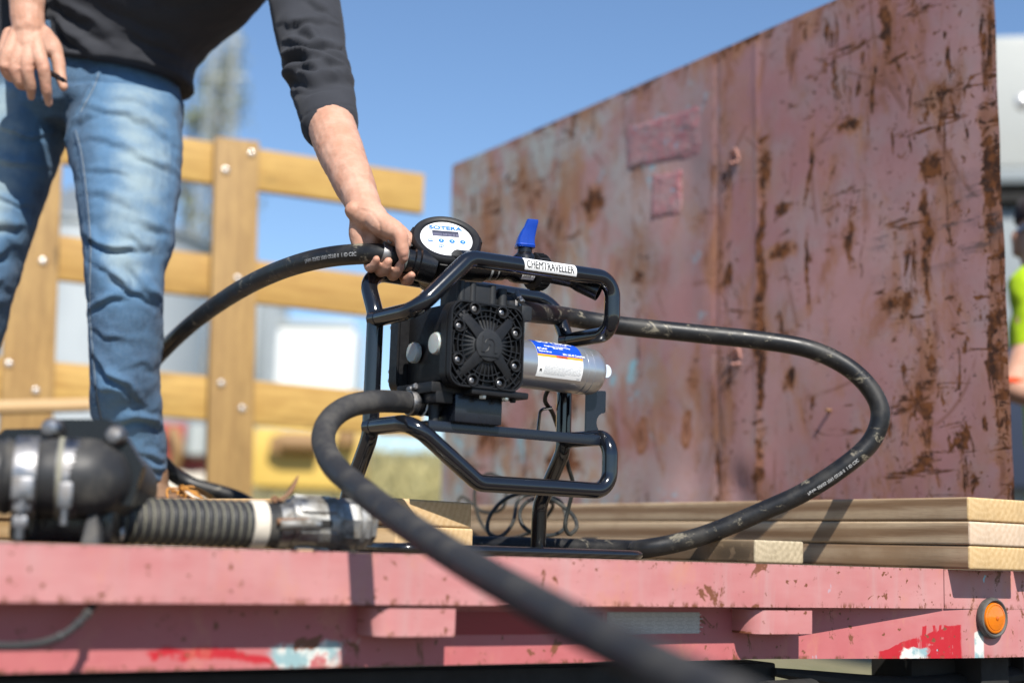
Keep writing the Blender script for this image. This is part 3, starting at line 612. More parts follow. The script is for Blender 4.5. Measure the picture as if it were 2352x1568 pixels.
obj('back_sheet', ([back(.040, 0, -.03), back(SL-.004, 0, -.03), back(SL-.004, zL-.006, -.03), back(.072, zt0-.012, -.03)], [(0, 1, 2, 3)]), M_['rusty_steel'], RP, smooth=False)
rim = [panel_pt(.017, 0, -.008)]+[panel_pt(.017-lean(zt0*k/12)+.0012*noise.noise(V(k, 3, 3)), zt0*k/12, -.008) for k in range(1, 12)]+[panel_pt(.046, zt0-.006, -.008), panel_pt(SL-.004, zL-.004, -.008), panel_pt(SL-.004, 0, -.008)]
obj('edge_tube', tube(rim, .0045, 10), M_['rusty_steel'], RP, angle=60)
for k in range(4): obj('stiffener', box(panel_pt(.25+.5*k, .58, -.055), (.05, .05, 1.1), (D, E, UP), .004), M_['rusty_steel'], RP)
def pp(x, y): q_ = on_plane(x, y, PC, E); return (q_-PC).dot(D), q_.z
# welded hooks and a stud
for x, y, w_, h_ in ((1693, 350, .024, .020), (1697, 805, .026, .024)):
    s_, z = pp(x, y); o0 = .004
    g = G(); g.add(box(panel_pt(s_, z-.006, o0+.001), (w_*.8, .006, h_*.8), (D, -E, UP), .002)); g.add(tube(fillet([panel_pt(s_-w_*.42, z-.02, o0), panel_pt(s_-w_*.42, z+.006, o0+.010), panel_pt(s_+w_*.42, z-.002, o0+.010), panel_pt(s_+w_*.42, z-.022, o0)], .004), .0035, 10))
    for ds in (-.35, .3): g.add(lathe([(.004, 0), (.004, .010), (.003, .012)], panel_pt(s_+ds*w_, z-h_*1.35, o0), -E, 12))
    obj('welded_hook', g, M_['pink2'] if 'pink2' in M_ else M_['panel'], RP, angle=50)
s_, z = pp(1911, 943); obj('stud', lathe([(.0045, -.01), (.0045, .016), (.0035, .018)], panel_pt(s_, z, .0), -E, 14), M_['rusty_steel'], RP)
# remains of two painted-over plates
for qd, th in ((((1440, 292), (1606, 246), (1610, 352), (1441, 388)), .0022), (((1500, 404), (1562, 392), (1563, 486), (1499, 503)), .0022)):
    c = [pp(*p) for p in qd]; nu, nv = 46, 30; g = G(); g.uv = []
    for s2_ in (1, 0):
        for j in range(nv+1):
            for i in range(nu+1):
                a, b = i/nu, j/nv; s_ = (c[0][0]*(1-a)+c[1][0]*a)*(1-b)+(c[3][0]*(1-a)+c[2][0]*a)*b; z = (c[0][1]*(1-a)+c[1][1]*a)*(1-b)+(c[3][1]*(1-a)+c[2][1]*a)*b
                s_ += .007*noise.noise(V(a*7, b*7, th*900))+.003*noise.noise(V(a*19, b*19, 3)); z += .007*noise.noise(V(a*7+5, b*7, 2))+.003*noise.noise(V(a*19, b*19, 7))
                o = sum(h*math.exp(-((s_-a_)/c_)**2-((z-b_)/d_)**2) for a_, b_, c_, d_, h in dents)+.0022*noise.noise(V(s_*3, z*3, 1))+.0009*noise.noise(V(s_*11, z*11, 5))
                ed = min(1, min(a, 1-a, b, 1-b)*14); rough_ = .0022*max(0, noise.noise(V(a*4, b*3, 9)))+.0012*abs(noise.noise(V(a*9, b*6, 4)))+.0006*noise.noise(V(a*30, b*20, 4))
                g.v.append(panel_pt(s_, z, o+(.0008+th*ed*.6+rough_*ed if s2_ else -.002))); g.uv.append((s_+.3, z-.4))
    A = lambda j, i: j*(nu+1)+i
    g.f = [(A(j, i), A(j, i+1), A(j+1, i+1), A(j+1, i)) for j in range(nv) for i in range(nu)]; off = (nu+1)*(nv+1)
    for i in range(nu): g.f += [(A(0, i+1), A(0, i), off+A(0, i), off+A(0, i+1)), (A(nv, i), A(nv, i+1), off+A(nv, i+1), off+A(nv, i))]
    for j in range(nv): g.f += [(A(j, 0), A(j+1, 0), off+A(j+1, 0), off+A(j, 0)), (A(j+1, nu), A(j, nu), off+A(j, nu), off+A(j+1, nu))]
    g.m = [0]*len(g.f); obj('old_plate', g, M_['patch'] if 'patch' in M_ else M_['panel'], RP, angle=60)

# ------------------------------------------------------------------ lumber on the deck
def lumber(name, label, corner, length, wid, hgt, mat, mend, z0, group=None, cat='lumber', rot=0.0):
    """corner = (e, n) of the near left bottom edge; the board runs into the deck"""
    rz = math.atan2(D.y, D.x)+rot; base = T(corner[0], corner[1], z0)
    o = thing(name, label, cat, base, rz, group)
    b = box(V(length/2, -wid/2, hgt/2), (length, wid, hgt), None, .0042, 3); g = G(); g.v = [V(p) for p in b[0]]; g.f = b[1]; g.m = []
    for f in g.f:
        xs_ = [g.v[i].x for i in f]; g.m.append(1 if max(xs_) < .0043 or min(xs_) > length-.0043 else 0)
    for p in g.v: p += V(0, .0016*noise.noise(V(p.x*3, 2, z0*50)), .0012*noise.noise(V(p.x*2.5, 7, z0*70)))
    obj('board', g, [mat, mend], o, local=True, angle=40); return o
e0 = -.052
for k, (lab, me_, de, wd) in enumerate((('bottom board of the lumber stack overhanging the trailer edge, end cracked', 'board_end', .002, .142), ('middle board of the lumber stack, its sawn end pale and speckled', 'pale_end', .0, .143), ('top board of the lumber stack beside the rusty panel, wavy brown grain', 'board_end', .003, .150))):
    lumber('lumber_board', lab, (e0+de*.4, .048-de), 2.7-.05*k, wd, .0372, M_['board'], M_[me_], .0005+.0382*k, 'stacked boards at the trailer corner')
for zz, xx in ((.0007, .0), (.039, .006), (.0772, -.002)): lumber('lumber_board', 'second row of boards behind the lumber stack, %s layer' % {0: 'bottom', 1: 'middle', 2: 'top'}[int(zz/.038)], (e0+.16+xx, .035+xx), 2.5, .088, .0372, M_['board'], M_['board_end'], zz, 'stacked boards at the trailer corner')
b4 = on_plane(1735, 1290, T(0, -.20, 0), N); lumber('lumber_offcut', 'short grey weathered board end with curved growth rings, on the deck beside the lumber stack', ((b4-P0).dot(E), -.20), .75, .108, .0372, M_['old_board'], M_['grey_end'], .0005, None)
for k, lab in enumerate(('lower of the two yellow planks lying on the deck under the near hose', 'upper of the two yellow planks on the deck, in front of the boot')):
    c = on_plane(905, 1200, T(0, -.315, 0), N); lumber('plank', lab, ((c-P0).dot(E)+(.004 if k == 0 else 0), -.315), 1.9, .165, .0395, M_['plank'], M_['plank_end'], .0005+.0403*k, 'two planks in front of the pump', rot=R(15))
for x, y, s in ((800, 1265, .02), (1010, 1262, .012), (700, 1262, .02)):
    q_ = on_plane(x, y, T(0, -.03, 0), N); q_.z = .001; tag(obj('wood_chip', box(q_, (s, .006, .002), (E, N, UP), .0006), M_['plank'], base=q_), 'small pale wood chip lying on the deck edge, ' + {800: 'under the hose coupling', 1010: 'in front of the yellow planks', 700: 'under the ribbed hose'}[x], 'wood chip')
for i, (x, Y) in enumerate(((1480, 2.62), (1380, 2.7))):
    q_ = at(x, 1238, Y); q_.z = .012; g = G()
    for k in range(3): g.add(box(q_+V(random.uniform(-.03, .03), random.uniform(-.02, .02), -.006+.006*k), (.05, .012, .006), (V(math.cos(k), math.sin(k), 0), V(-math.sin(k), math.cos(k), 0), UP), .001))
    tag(obj('wood_scrap', box(q_, (.11, .03, .02), (E, N, UP), .003), M_['plank'], base=q_), 'small splintered scrap of pale wood on the deck behind the pump, ' + ('right' if i == 0 else 'left') + ' one of two', 'wood scrap')

# ------------------------------------------------------------------ timber fence panel beyond the deck
FY = 5.15
FP = at(540, 700, FY); fa = R(66); FE = V(math.sin(fa), math.cos(fa), 0); FN = V(-math.cos(fa), math.sin(fa), 0)*-1
FC = thing('timber_fence', 'new yellow timber fence panel with bolted posts and three pairs of rails, behind the man', 'fence', V(FP.x, FP.y, -.75))
def fpt(x, y, off=0.0): return on_plane(x, y, FP+FN*off, FN)
def beam(name, a, b, hgt, thick, mat, off):
    A_, B_ = fpt(*a, off), fpt(*b, off); ax = (B_-A_).normalized(); up_ = FN.cross(ax); up_ = up_ if up_.z > 0 else -up_
    o = obj(name, box((0, 0, 0), ((B_-A_).length, thick, hgt), None, .006, 2), mat, None, angle=40); o.matrix_world = Matrix.Translation((A_+B_)/2) @ Matrix((ax, -FN, up_)).transposed().to_4x4()
    mw = o.matrix_world.copy(); o.parent = FC; o.matrix_parent_inverse = Matrix(); o.matrix_basis = MW[FC.name].inverted() @ mw; return o
for (a, b, h_) in (((-260, 268), (970, 447), .158), ((-260, 545), (970, 695), .158), ((-260, 850), (970, 958), .158)): beam('rail', a, b, h_, .04, M_['fence'], 0)
beam('rail', (-420, 948), (205, 930), .035, .14, M_['plank'], .25)
for a, b, w_ in (((543, 322), (520, 1330), .165), ((88, 240), (46, 1330), .172)): beam('post', a, b, w_, .042, M_['fence_post'], .043)
for x, y in ((578, 352), (518, 391), (546, 640), (508, 880), (556, 938), (98, 600), (82, 897), (20, 835)):
    c = fpt(x, y, .066); obj('bolt', lathe([(.011, -.004), (.0125, .002), (.009, .007), (.003, .009)], c, FN, 12), M_['bolt'], FC)
for y0 in (268, 545, 850): pass
# ------------------------------------------------------------------ portable transfer pump
PG = at(1250, 600, 2.15); PG.z = 0
PA = R(35); U = V(math.cos(PA), math.sin(PA), 0); W = V(-math.sin(PA), math.cos(PA), 0)      # U along the handle, W away from us
PU = thing('transfer_pump', 'black tube-framed portable transfer pump with silver motor, square ribbed head and round meter', 'pump', PG, PA)
def pl(x, y, w_): q = on_plane(x, y, PG+W*w_, W)-PG; return V(q.dot(U), w_, q.z)                 # photograph point -> pump coordinates at depth w_
def PW(p): return PG+U*p[0]+W*p[1]+UP*p[2]
def pobj(name, g, m, par=None, **kw): return obj(name, g, m, par or PU, local=True, **kw)
RT = .0127
hd = fillet([(-.225, .12, .347), (-.225, 0, .347), (-.138, 0, .4345), (.1365, 0, .441), (.1365, 0, .353), (.1365, .12, .353)], .03, 9)
o = pobj('upper_handle', tube(hd, RT, 18), M_['black_frame'], angle=60)
pobj('lower_handle', tube(fillet([(-.225, .12, .184), (-.225, 0, .184), (-.108, 0, .104), (.138, 0, .104), (.138, 0, .189), (.138, .12, .189)], .03, 9), RT, 18), M_['black_frame'], angle=60)
pobj('rear_hoop', tube(fillet([(-.225, .182, .008), (-.225, .180, .08), (-.225, .12, .17), (-.225, .12, .355), (-.225, .160, .426), (.1365, .160, .426), (.1365, .12, .36), (.1365, .12, .17), (.1365, .180, .085), (.1365, .182, .008)], .045, 9), RT, 18), M_['black_frame'], angle=60)
for a, b in (((-.225, .106, .347), (-.225, .122, .347)), ((.1365, .106, .353), (.1365, .122, .353)), ((-.225, .106, .184), (-.225, .122, .184)), ((.138, .106, .189), (.138, .122, .189))): pobj('weld', tube([a, V(a).lerp(V(b), .5), b], [.0135, .0142, .0150], 16), M_['black_frame'], angle=60)
pobj('base_skid', tube(fillet([(-.26, -.03, .0072), (.187, -.03, .0072), (.187, .18, .0072), (-.26, .18, .0072)], .035, 8, closed=True), .0118, 14, closed=True, squash=.6), M_['black_frame'], angle=60)
# mounting angle bar
g = G(); g.add(box((-.028, .012, .183), (.326, .0035, .0155), None, .0012)); g.add(box((-.028, .055, .1893), (.326, .086, .003), None, .001)); pobj('mounting_bar', g, M_['blue_black'])
pobj('pedestal', box((-.113, .035, .212), (.084, .075, .043), None, .004), M_['blue_black'])
g = G(); g.add(prism([(.130, .265), (.130, .191), (.167, .191), (.167, .199)]+[(.167-.016*math.sin(t*math.pi/8), .2155-.0165*math.cos(t*math.pi/8)) for t in range(1, 8)]+[(.167, .232), (.168, .268)], (0, .052, 0), V(1, 0, 0), UP, V(0, 1, 0), .004)); g.add(box((.168, .070, .25), (.003, .036, .034), None, .001))
pobj('motor_bracket', g, M_['blue_black'])
# ---- pump body between the two covers
g = G(); g.add(box((-.120, .055, .304), (.108, .105, .110), None, .008)); g.add(box((-.120, .048, .357), (.100, .085, .014), None, .004)); pobj('pump_body', g, M_['plastic'])
CV = V(-.1195, -.030, .3025); X3, Y3, Z3 = V(1, 0, 0), UP, V(0, -1, 0)      # face axes: right, up, out
cvr = pobj('rear_cover', prism(rrect(.134, .130, .022), CV+V(-.004, .165, -.003), X3, Y3, Z3, .028, .003), M_['plastic'])
for z in (.340, .272, .258): pobj('cover_bolt', lathe([(.0028, 0), (.0034, .002), (.001, .003)], (-.186, .135, z), V(-1, -.3, 0), 8), M_['steel'], cvr)
cov = G()
cov.add(prism(rrect(.130, .126, .021), CV+V(0, .030, 0), X3, Y3, Z3, .020, .002)); cov.add(prism(rrect(.1275, .1235, .020), CV+V(0, .0098, 0), X3, Y3, Z3, .0012))
ro, ri = rrect(.130, .126, .021), rrect(.1245, .1205, .0185); n = len(ro); vv = []
for lst, d in ((ro, -.009), (ro, -.0006), ([(x*.995, y*.995) for x, y in ro], 0.0), ([(x*1.004, y*1.004) for x, y in ri], 0.0), (ri, -.0006), (ri, -.0095)): vv += [CV+X3*x+Y3*y+Z3*d for x, y in lst]
cov.add((vv, [(k*n+i, k*n+(i+1) % n, (k+1)*n+(i+1) % n, (k+1)*n+i) for k in range(5) for i in range(n)]))
cover = pobj('front_cover', cov, M_['plastic'], angle=40)
def facept(x, y, d=0.0): return CV+X3*x+Y3*y+Z3*d
def inside(x, y, m=.0):
    x, y = abs(x), abs(y); a, b = .0625-m, .0605-m; r_ = .018
    if x > a or y > b: return False
    return not (x > a-r_ and y > b-r_ and (x-a+r_)**2+(y-b+r_)**2 > r_*r_)
rib = G()
def wall(p, q, d0=-.0095, d1=-.0015, th=.00075):
    p, q = V(p[0], p[1], 0), V(q[0], q[1], 0); t = (q-p).normalized(); s_ = V(-t.y, t.x, 0)*th
    pts = [facept((a+b).x, (a+b).y, d) for d in (d0, d1) for a, b in ((p, s_), (q, s_), (q, -s_), (p, -s_))]
    rib.add((pts, [(4, 5, 6, 7), (0, 1, 5, 4), (1, 2, 6, 5), (2, 3, 7, 6), (3, 0, 4, 7)]))
boss = []
for a in range(8):
    t = R(22.5+45*a); boss.append((.0545*math.cos(t)*1.0 if a in (0, 3, 4, 7) else .0245*math.copysign(1, math.cos(t)), .0245*math.copysign(1, math.sin(t)) if a in (0, 3, 4, 7) else .0525*math.copysign(1, math.sin(t))))
inb = lambda x, y: any((x-a)**2+(y-b)**2 < .0098**2 for a, b in boss)
def arm_in(x, y): return abs(abs(x)-abs(y)) < .0072 and math.hypot(x, y) < .067
for r_ in (.0435, .0520, .0600, .068, .0755):
    for i in range(96):
        a, b = 2*math.pi*i/96, 2*math.pi*(i+1)/96; p = (r_*math.cos(a), r_*math.sin(a)); q = (r_*math.cos(b), r_*math.sin(b)); m_ = ((p[0]+q[0])/2, (p[1]+q[1])/2)
        if inside(*p) and inside(*q) and not inb(*m_) and not (arm_in(*m_) and r_ < .065): wall(p, q, -.0095, -.0022 if r_ < .05 else -.0012)
for i in range(36):
    a = 2*math.pi*(i+.5)/36; segs = [.0205+.004*k for k in range(17)]
    if min(abs((a-R(45)) % R(90)), R(90)-abs((a-R(45)) % R(90))) < R(13): segs = [r_ for r_ in segs if r_ > .058]
    if i % 3 == 0: segs = [r_ for r_ in segs if r_ < .050]
    for r0, r1 in zip(segs, segs[1:]):
        if r1-r0 > .005: continue
        p = (r0*math.cos(a), r0*math.sin(a)); q = (r1*math.cos(a), r1*math.sin(a)); m_ = ((p[0]+q[0])/2, (p[1]+q[1])/2)
        if inside(*q) and not inb(*m_): wall(p, q, -.0095, -.0014-.0012*max(0, 1-abs(r0-.055)/.03))
pobj('cooling_ribs', rib, M_['plastic'], cover, smooth=False)
dish = pobj('dish', lathe([(.0200, .0005), (.0225, -.0005), (.030, -.003), (.0390, -.0062), (.0425, -.0088)], CV, Z3, 48, caps=False), M_['grey_plastic'], cover)
for a in (45, 135, 225, 315):
    c, s_ = math.cos(R(a)), math.sin(R(a)); ax = V(c, 0, s_); sd = V(-s_, 0, c)
    pts = []
    for r_, h_, w_ in ((.017, .0030, .0098), (.030, .0026, .0088), (.046, .0002, .0078), (.060, -.0030, .0072), (.0660, -.0050, .0068)):
        pts += [CV+ax*r_+sd*k*w_+Z3*(h_-e) for k, e in ((-1, .006), (-.92, .0006), (-.55, 0), (.55, 0), (.92, .0006), (1, .006))]
    pobj('arm', (pts, [(i*6+j, i*6+j+1, i*6+7+j, i*6+6+j) for i in range(4) for j in range(5)]+[(24, 25, 26, 27, 28, 29)]), M_['plastic'], cover, angle=50)
hub = pobj('hub', lathe([(.0235, -.003), (.0235, .0025), (.0228, .0036), (.0215, .0040), (.012, .0046), (.0005, .0048)], CV, Z3, 48), M_['grey_plastic'], cover)
em = G(); hz = .0052
def bar(p, q, th=.0009): em.add(tube([facept(*p, hz-.0006), facept(*q, hz-.0006)], th, 6))
bar((-.0135, -.010), (-.0115, .0135)); bar((-.0135, -.010), (-.0085, -.0105)); bar((.0085, -.0105), (.0135, -.010)); bar((.0085, -.0105), (.0082, .002)); bar((-.017, -.0165), (.017, -.0165), .0007)
em.add(tube([facept(.0083*math.cos(t), .002+.0075*math.sin(t), hz-.0006) for t in [math.pi*k/14 for k in range(15)]], .0008, 6)); em.add(tube([facept(x, y, hz-.0006) for x, y in ((0, .003), (-.0006, -.002), (-.003, -.007), (-.0075, -.0100))], .0008, 6)); em.add(lathe([(.0014, .004), (.0012, .0058)], CV+V(0, 0, .0005), Z3, 10))
pobj('emblem', em, M_['plastic'], cover)
for bx, by in boss:
    bs = pobj('screw_boss', lathe([(.0098, -.0095), (.0096, .0008), (.0090, .0014), (.0072, .0014), (.0066, .0006), (.0063, -.0075), (.0005, -.0075)], facept(bx, by), Z3, 28), M_['plastic'], cover)
    sc = G(); sc.add(lathe([(.0036, -.0075), (.0042, -.0035), (.0040, -.0015), (.0030, -.0008), (.0016, -.0007), (.0012, -.0022), (.0004, -.0024)], facept(bx-.0008, by-.0006), Z3, 16)); a = random.uniform(0, 3)
    pobj('screw', sc, M_['chrome'], cover) if False else pobj('screw', sc, M_['chrome'], bs)
# white plugs on the side of the body
for v_, z_, r_ in ((.074, .2955, .0150), (.012, .3035, .0158)):
    pr = [(r_*.7, -.006), (r_, -.003), (r_, .004), (r_*.93, .0062), (r_*.5, .0068), (.0005, .0068)]; g = G().add(lathe(pr, (-.181, v_, z_), V(-1, 0, 0), 36))
    for k in range(26):
        t = 2*math.pi*k/26; g.add(box(V(-.1815, v_+r_*math.cos(t), z_+r_*math.sin(t)), (.006, .0011, .0011), (V(1, 0, 0), V(0, math.cos(t), math.sin(t)), V(0, -math.sin(t), math.cos(t)))))
    pobj('plug', g, M_['cap'])
g = G(); g.add(box((-.120, .05, .2385), (.150, .10, .016), None, .003)); g.add(box((-.092, -.012, .2355), (.102, .03, .010), None, .003)); g.add(box((-.172, .030, .226), (.03, .06, .02), None, .003)); pobj('lower_manifold', g, M_['plastic'])
for x in (-.118, -.078, -.060): pobj('flange_bolt', lathe([(.0052, .004), (.0055, 0), (.0048, -.003), (.001, -.0035)], (x, -.018 if x < -.07 else -.012, .2285), UP, 6), M_['steel'] if x < -.07 else M_['plastic'])
# inlet port and hose clamp at the lower left
ip = V(-.150, .05, .2175); il = pl(872, 922, .05); idr = (il-V(-.205, .05, .2175)).normalized(); idr = V(-1, 0, 0)
pobj('inlet_port', lathe([(.012, -.02), (.019, .0), (.0165, .026), (.0165, .034), (.0145, .034), (.0145, .052)], ip, idr, 28), M_['grey_plastic'])
pobj('port_cone', lathe([(.0075, -.036), (.0072, -.034), (.0105, .016), (.0105, .018)], (-.172, .028, .222), UP, 16), M_['grey_plastic'])
pobj('seal_ring', lathe([(.0172, .0285), (.0184, .0295), (.0184, .0312), (.0172, .032)], ip, idr, 32), M_['white_ring'])
def clamp(parent, c, ax, rad, wid, wu, local=True, screw=1.0, name='hose_clamp'):
    """worm-drive band with its screw housing standing towards wu"""
    ax = V(ax).normalized(); wu = V(wu); wu = (wu-ax*wu.dot(ax)).normalized(); sd = ax.cross(wu); c = V(c)
    b = obj(name, lathe([(rad-.0008, -wid/2), (rad+.0008, -wid/2), (rad+.0011, -wid/2+.0008), (rad+.0011, wid/2-.0008), (rad+.0008, wid/2), (rad-.0008, wid/2)], c, ax, 36), M_['chrome'], parent, local=local)
    g = G(); t = c+wu*(rad+.0035); g.add(box(t, (wid*1.02, .012*screw, .0055), (ax, sd, wu), .0015)); g.add(lathe([(.0035, -.0085*screw), (.0035, .0085*screw)], t+wu*.002, sd, 12)); g.add(lathe([(.0042, .0085*screw), (.0050, .0095*screw), (.0050, .0135*screw), (.0038, .0145*screw), (.002, .0145*screw)], t+wu*.002, sd, 6))
    obj('worm_screw', g, M_['chrome'], b, local=local)
    s_ = G()
    for k in range(18):
        a = 1.9+k*.11; d = wu*math.cos(a)+sd*math.sin(a); tt = ax*.97+(d.cross(ax))*.24; s_.add(box(c+d*(rad+.0011), (wid*.62, .0009, .0008), (tt.normalized(), d.cross(tt).normalized(), d)))
        d = wu*math.cos(-a)+sd*math.sin(-a); tt = ax*.97+(d.cross(ax))*.24; s_.add(box(c+d*(rad+.0011), (wid*.62, .0009, .0008), (tt.normalized(), d.cross(tt).normalized(), d)))
    obj('band_slots', s_, M_['black_print'], b, local=local, smooth=False)
    return b
# ---- upper manifold and outlet
g = G(); g.add(box((-.110, .045, .383), (.062, .056, .040), None, .003)); 
for x in (-.138, -.118, -.082): g.add(tube([(x, .020, .364), (x, .020, .4035)], .0062, 14))
g.add(tube([(-.0565, .03, .36), (-.0565, .03, .4025)], [.0082, .0074], 18)); g.add(lathe([(.0185, -.02), (.0185, .0), (.0155, .006), (.0155, .06)], (-.080, .045, .386), V(1, 0, -.10), 24)); pobj('upper_manifold', g, M_['grey_plastic'])
clamp(PU, (-.028, .045, .3805), V(1, 0, -.12), .0182, .011, V(-.2, -1, .95), screw=1.15)
pobj('outlet_shroud', box((-.020, .028, .368), (.02, .03, .024), None, .004), M_['grey_plastic'])
# ---- motor
MA = V(-.035, .045, .2945); MX = V(1, 0, .0)
mot = pobj('motor', lathe([(.036, 0), (.0375, .002), (.0375, .1325), (.0366, .1332), (.0366, .1340), (.0375, .1347), (.0378, .1445), (.0370, .1448), (.0370, .1462), (.0378, .1468), (.0374, .159), (.0358, .1675), (.033, .1720), (.026, .175), (.0005, .176)], MA, MX, 56), M_['silver'], angle=28)
pobj('end_tab', prism([(0, -.0112), (.0135, -.0112)]+[(.0165+.0112*math.sin(t*math.pi/12)*1.0, -.0112*math.cos(t*math.pi/12)) for t in range(1, 12)]+[(.0135, .0112), (0, .0112)], (.139, .040, .2975), V(1, 0, 0), UP, V(0, -1, 0), .005, .0008), M_['silver_tab'], mot)
Rm = .0378
def mpt(x, a): return MA+MX*x+(V(0, -1, 0)*math.cos(a)+UP*math.sin(a))*Rm          # a: 0 faces us, + upwards
def mpatch(x0, x1, a0, a1, lift, nx=10, na=14):
    global Rm; r_ = Rm; Rm = r_+lift; v_ = [mpt(x0+(x1-x0)*i/nx, a0+(a1-a0)*j/na) for j in range(na+1) for i in range(nx+1)]; Rm = r_
    return v_, [(j*(nx+1)+i, j*(nx+1)+i+1, (j+1)*(nx+1)+i+1, (j+1)*(nx+1)+i) for j in range(na) for i in range(nx)]
lab = pobj('motor_label', mpatch(.034, .1215, R(-34), R(82), .0002), M_['white'], mot, angle=180)
pobj('label_band', mpatch(.0342, .1213, R(21), R(81.5), .0004), M_['label_blue'], lab if False else mot, angle=180)
pobj('label_stripe', mpatch(.0342, .1213, R(14.5), R(20.7), .0004), M_['orange_print'], mot, angle=180); pobj('label_stripe', mpatch(.070, .091, R(15), R(20.2), .0006), M_['red_print'], mot, angle=180)
def mtext(s_, x, a, size, mname, **kw):
    v_, f_ = text2d(s_, size, cuts=4, **kw); r_ = Rm+.0007; out = [MA+MX*(x+p)+(V(0, -1, 0)*math.cos(a+q/r_)+UP*math.sin(a+q/r_))*r_ for p, q in v_]; return (out, f_)
tx = G()
for s_, x, a, sz, kw in (('SOTERA', .046, 63, .0130, dict(sx=1.35, offset=.03, space=1.05)), ('SYSTEM', .074, 54.5, .0042, dict(sx=1.2, space=1.7, offset=.02)), ('Diaphragm Transfer Pump', .053, 45, .0047, dict(offset=.03)), ('SERIES 400B', .068, 39.5, .0034, dict(offset=.03, sx=1.1)), ('Tuthill', .0415, 33.5, .0052, dict(offset=.02)), ('MADE IN THE USA', .0375, 26.5, .0030, dict(offset=.03)), ('EPA 165-43 Compliant', .0835, 23.5, .0046, dict(offset=.03))): tx.add(mtext(s_, x, R(a), sz, None, **kw))
tx.add(mpatch(.0368, .0405, R(33), R(38.5), .0007, 2, 2)); pobj('label_lettering', tx, M_['white'], mot, smooth=False)
tx = G(); tx.add(mtext('WARNING', .0745, R(16), .0035, None, offset=.03)); tx.add(mpatch(.0385, .0425, R(-19), R(-14.5), .0006, 2, 2)); tx.add(mpatch(.0425, .0432, R(2), R(6), .0006, 1, 1)); tx.add(mpatch(.0385, .0395, R(-21), R(-19), .0006, 1, 1)); tx.add(mpatch(.0415, .0425, R(-21), R(-19), .0006, 1, 1)); pobj('label_marks', tx, M_['black_print'], mot, smooth=False)
tx = G(); rs = random.Random(3)
for k, a in enumerate((7, 4, 1, -2.5, -7, -10, -13, -16, -19, -22, -25)):
    x = .047
    while x < (.118 if k not in (10,) else .085):
        l = rs.uniform(.002, .007); tx.add(mpatch(x, min(x+l, .119), R(a), R(a+.7), .0005, 1, 1)); x += l+.0012
tx.add(mpatch(.112, .1185, R(-30), R(-29), .0005, 1, 1)); pobj('small_print', tx, M_['grey_print'], mot, smooth=False)
# ---- flow meter with round dial
ML = at(1026, 545, 2.165)-PG; ML = V(ML.dot(U), ML.dot(W), ML.z)
az = R(78.4); el = R(38.5)
def w2l(d): d = V(d); return V(d.dot(U), d.dot(W), d.z)
MT = w2l(V(math.sin(az), math.cos(az), 0)); hz_ = V(math.cos(az), -math.sin(az), 0); MN = w2l(hz_*math.cos(el)+UP*math.sin(el)); MB = MN.cross(MT)
MR = .0550
met = pobj('flow_meter', lathe([(.030, -.092), (.041, -.085), (.0485, -.068), (.0500, -.050), (.0500, -.036), (.0500, -.034), (.0500, -.030)], ML, MN, 56), M_['gloss_plastic'], angle=40)
ring = pobj('meter_ring', lathe([(.0505, -.030), (MR, -.028), (MR+.0004, -.006), (MR-.0008, -.002), (MR-.004, .0006), (.0440, .0002), (.0420, -.001), (.0408, -.0034)], ML, MN, 72, caps=False), M_['plastic'], met, angle=40)
g = G()
for k in range(10):
    t = 2*math.pi*(k+.3)/10; d = MT*math.cos(t)+MB*math.sin(t); s_ = MN.cross(d); g.add(box(ML+d*(MR+.0005)-MN*.018, (.006, .013, .020), (d, s_, MN), .0015))
for k in range(40):
    t = 2*math.pi*k/40; d = MT*math.cos(t)+MB*math.sin(t); g.add(box(ML+d*.0490-MN*.040, (.003, .0012, .010), (d, MN.cross(d), MN)))
pobj('ring_lug', g, M_['plastic'], met)
dial = pobj('dial_face', lathe([(.0409, -.0036), (.0409, -.0032), (.0005, -.0031)], ML, MN, 56), M_['face_white'], met)
def dpt(x, y, d=0.0): return ML+MT*x+MB*y+MN*(-.0030+d)
def drect(x0, x1, y0, y1, d=.0001): return [dpt(x0, y0, d), dpt(x1, y0, d), dpt(x1, y1, d), dpt(x0, y1, d)], [(0, 1, 2, 3)]
pobj('display', G().add(drect(-.0215, .0205, .0055, .0190)).add(drect(-.0215, .0205, .0145, .0190, .0002)), M_['lcd'], dial, smooth=False)
g = G().add(drect(-.0205, .0195, .0062, .0135, .0003)); pobj('display_window', g, M_['lcd_pale'], dial, smooth=False)
g = G()
for x in (-.006, .0025, .0095, .0145):
    g.add(drect(x, x+.0009, .0068, .0130, .0005)); 
for x in (-.0035, .005): g.add(drect(x, x+.003, .0125, .0130, .0005))
pobj('display_digits', g, M_['lcd'], dial, smooth=False)
def dtext(s_, x, y, size, **kw): return text_flat(s_, dpt(x, y, .0006), MT, MB, size, **kw)
pobj('brand_lettering', G().add(dtext('SOTERA', 0, .0218, .0118, sx=1.2, offset=.034, align='CENTER')), M_['blue_print'], dial, smooth=False)
bt = G(); bl = G()
for k, s_ in enumerate(('ON', '2', '3', '4')):
    x = -.0255+.0170*k; bt.add(([dpt(x+a, -.0055+b, .0004) for a, b in circ(.0046, 24)], [tuple(range(24))])); bl.add(text_flat(s_, dpt(x, -.0070, .0008), MT, MB, .0043, offset=.03, align='CENTER'))
    if k == 0: bl.add(tube([dpt(x+a, -.0055+b*.72, .0007) for a, b in circ(.0034, 18)], .00025, 4, closed=True))
pobj('dial_button', bt, M_['blue_print'], dial, smooth=False); pobj('button_lettering', bl, M_['white'], dial, smooth=False)
pobj('maker_lettering', G().add(dtext('Tuthill', -.0035, -.0215, .0082, offset=.012)).add(dtext('C E', .0190, -.0185, .0042)), M_['grey_print'], dial, smooth=False)
g = G(); 
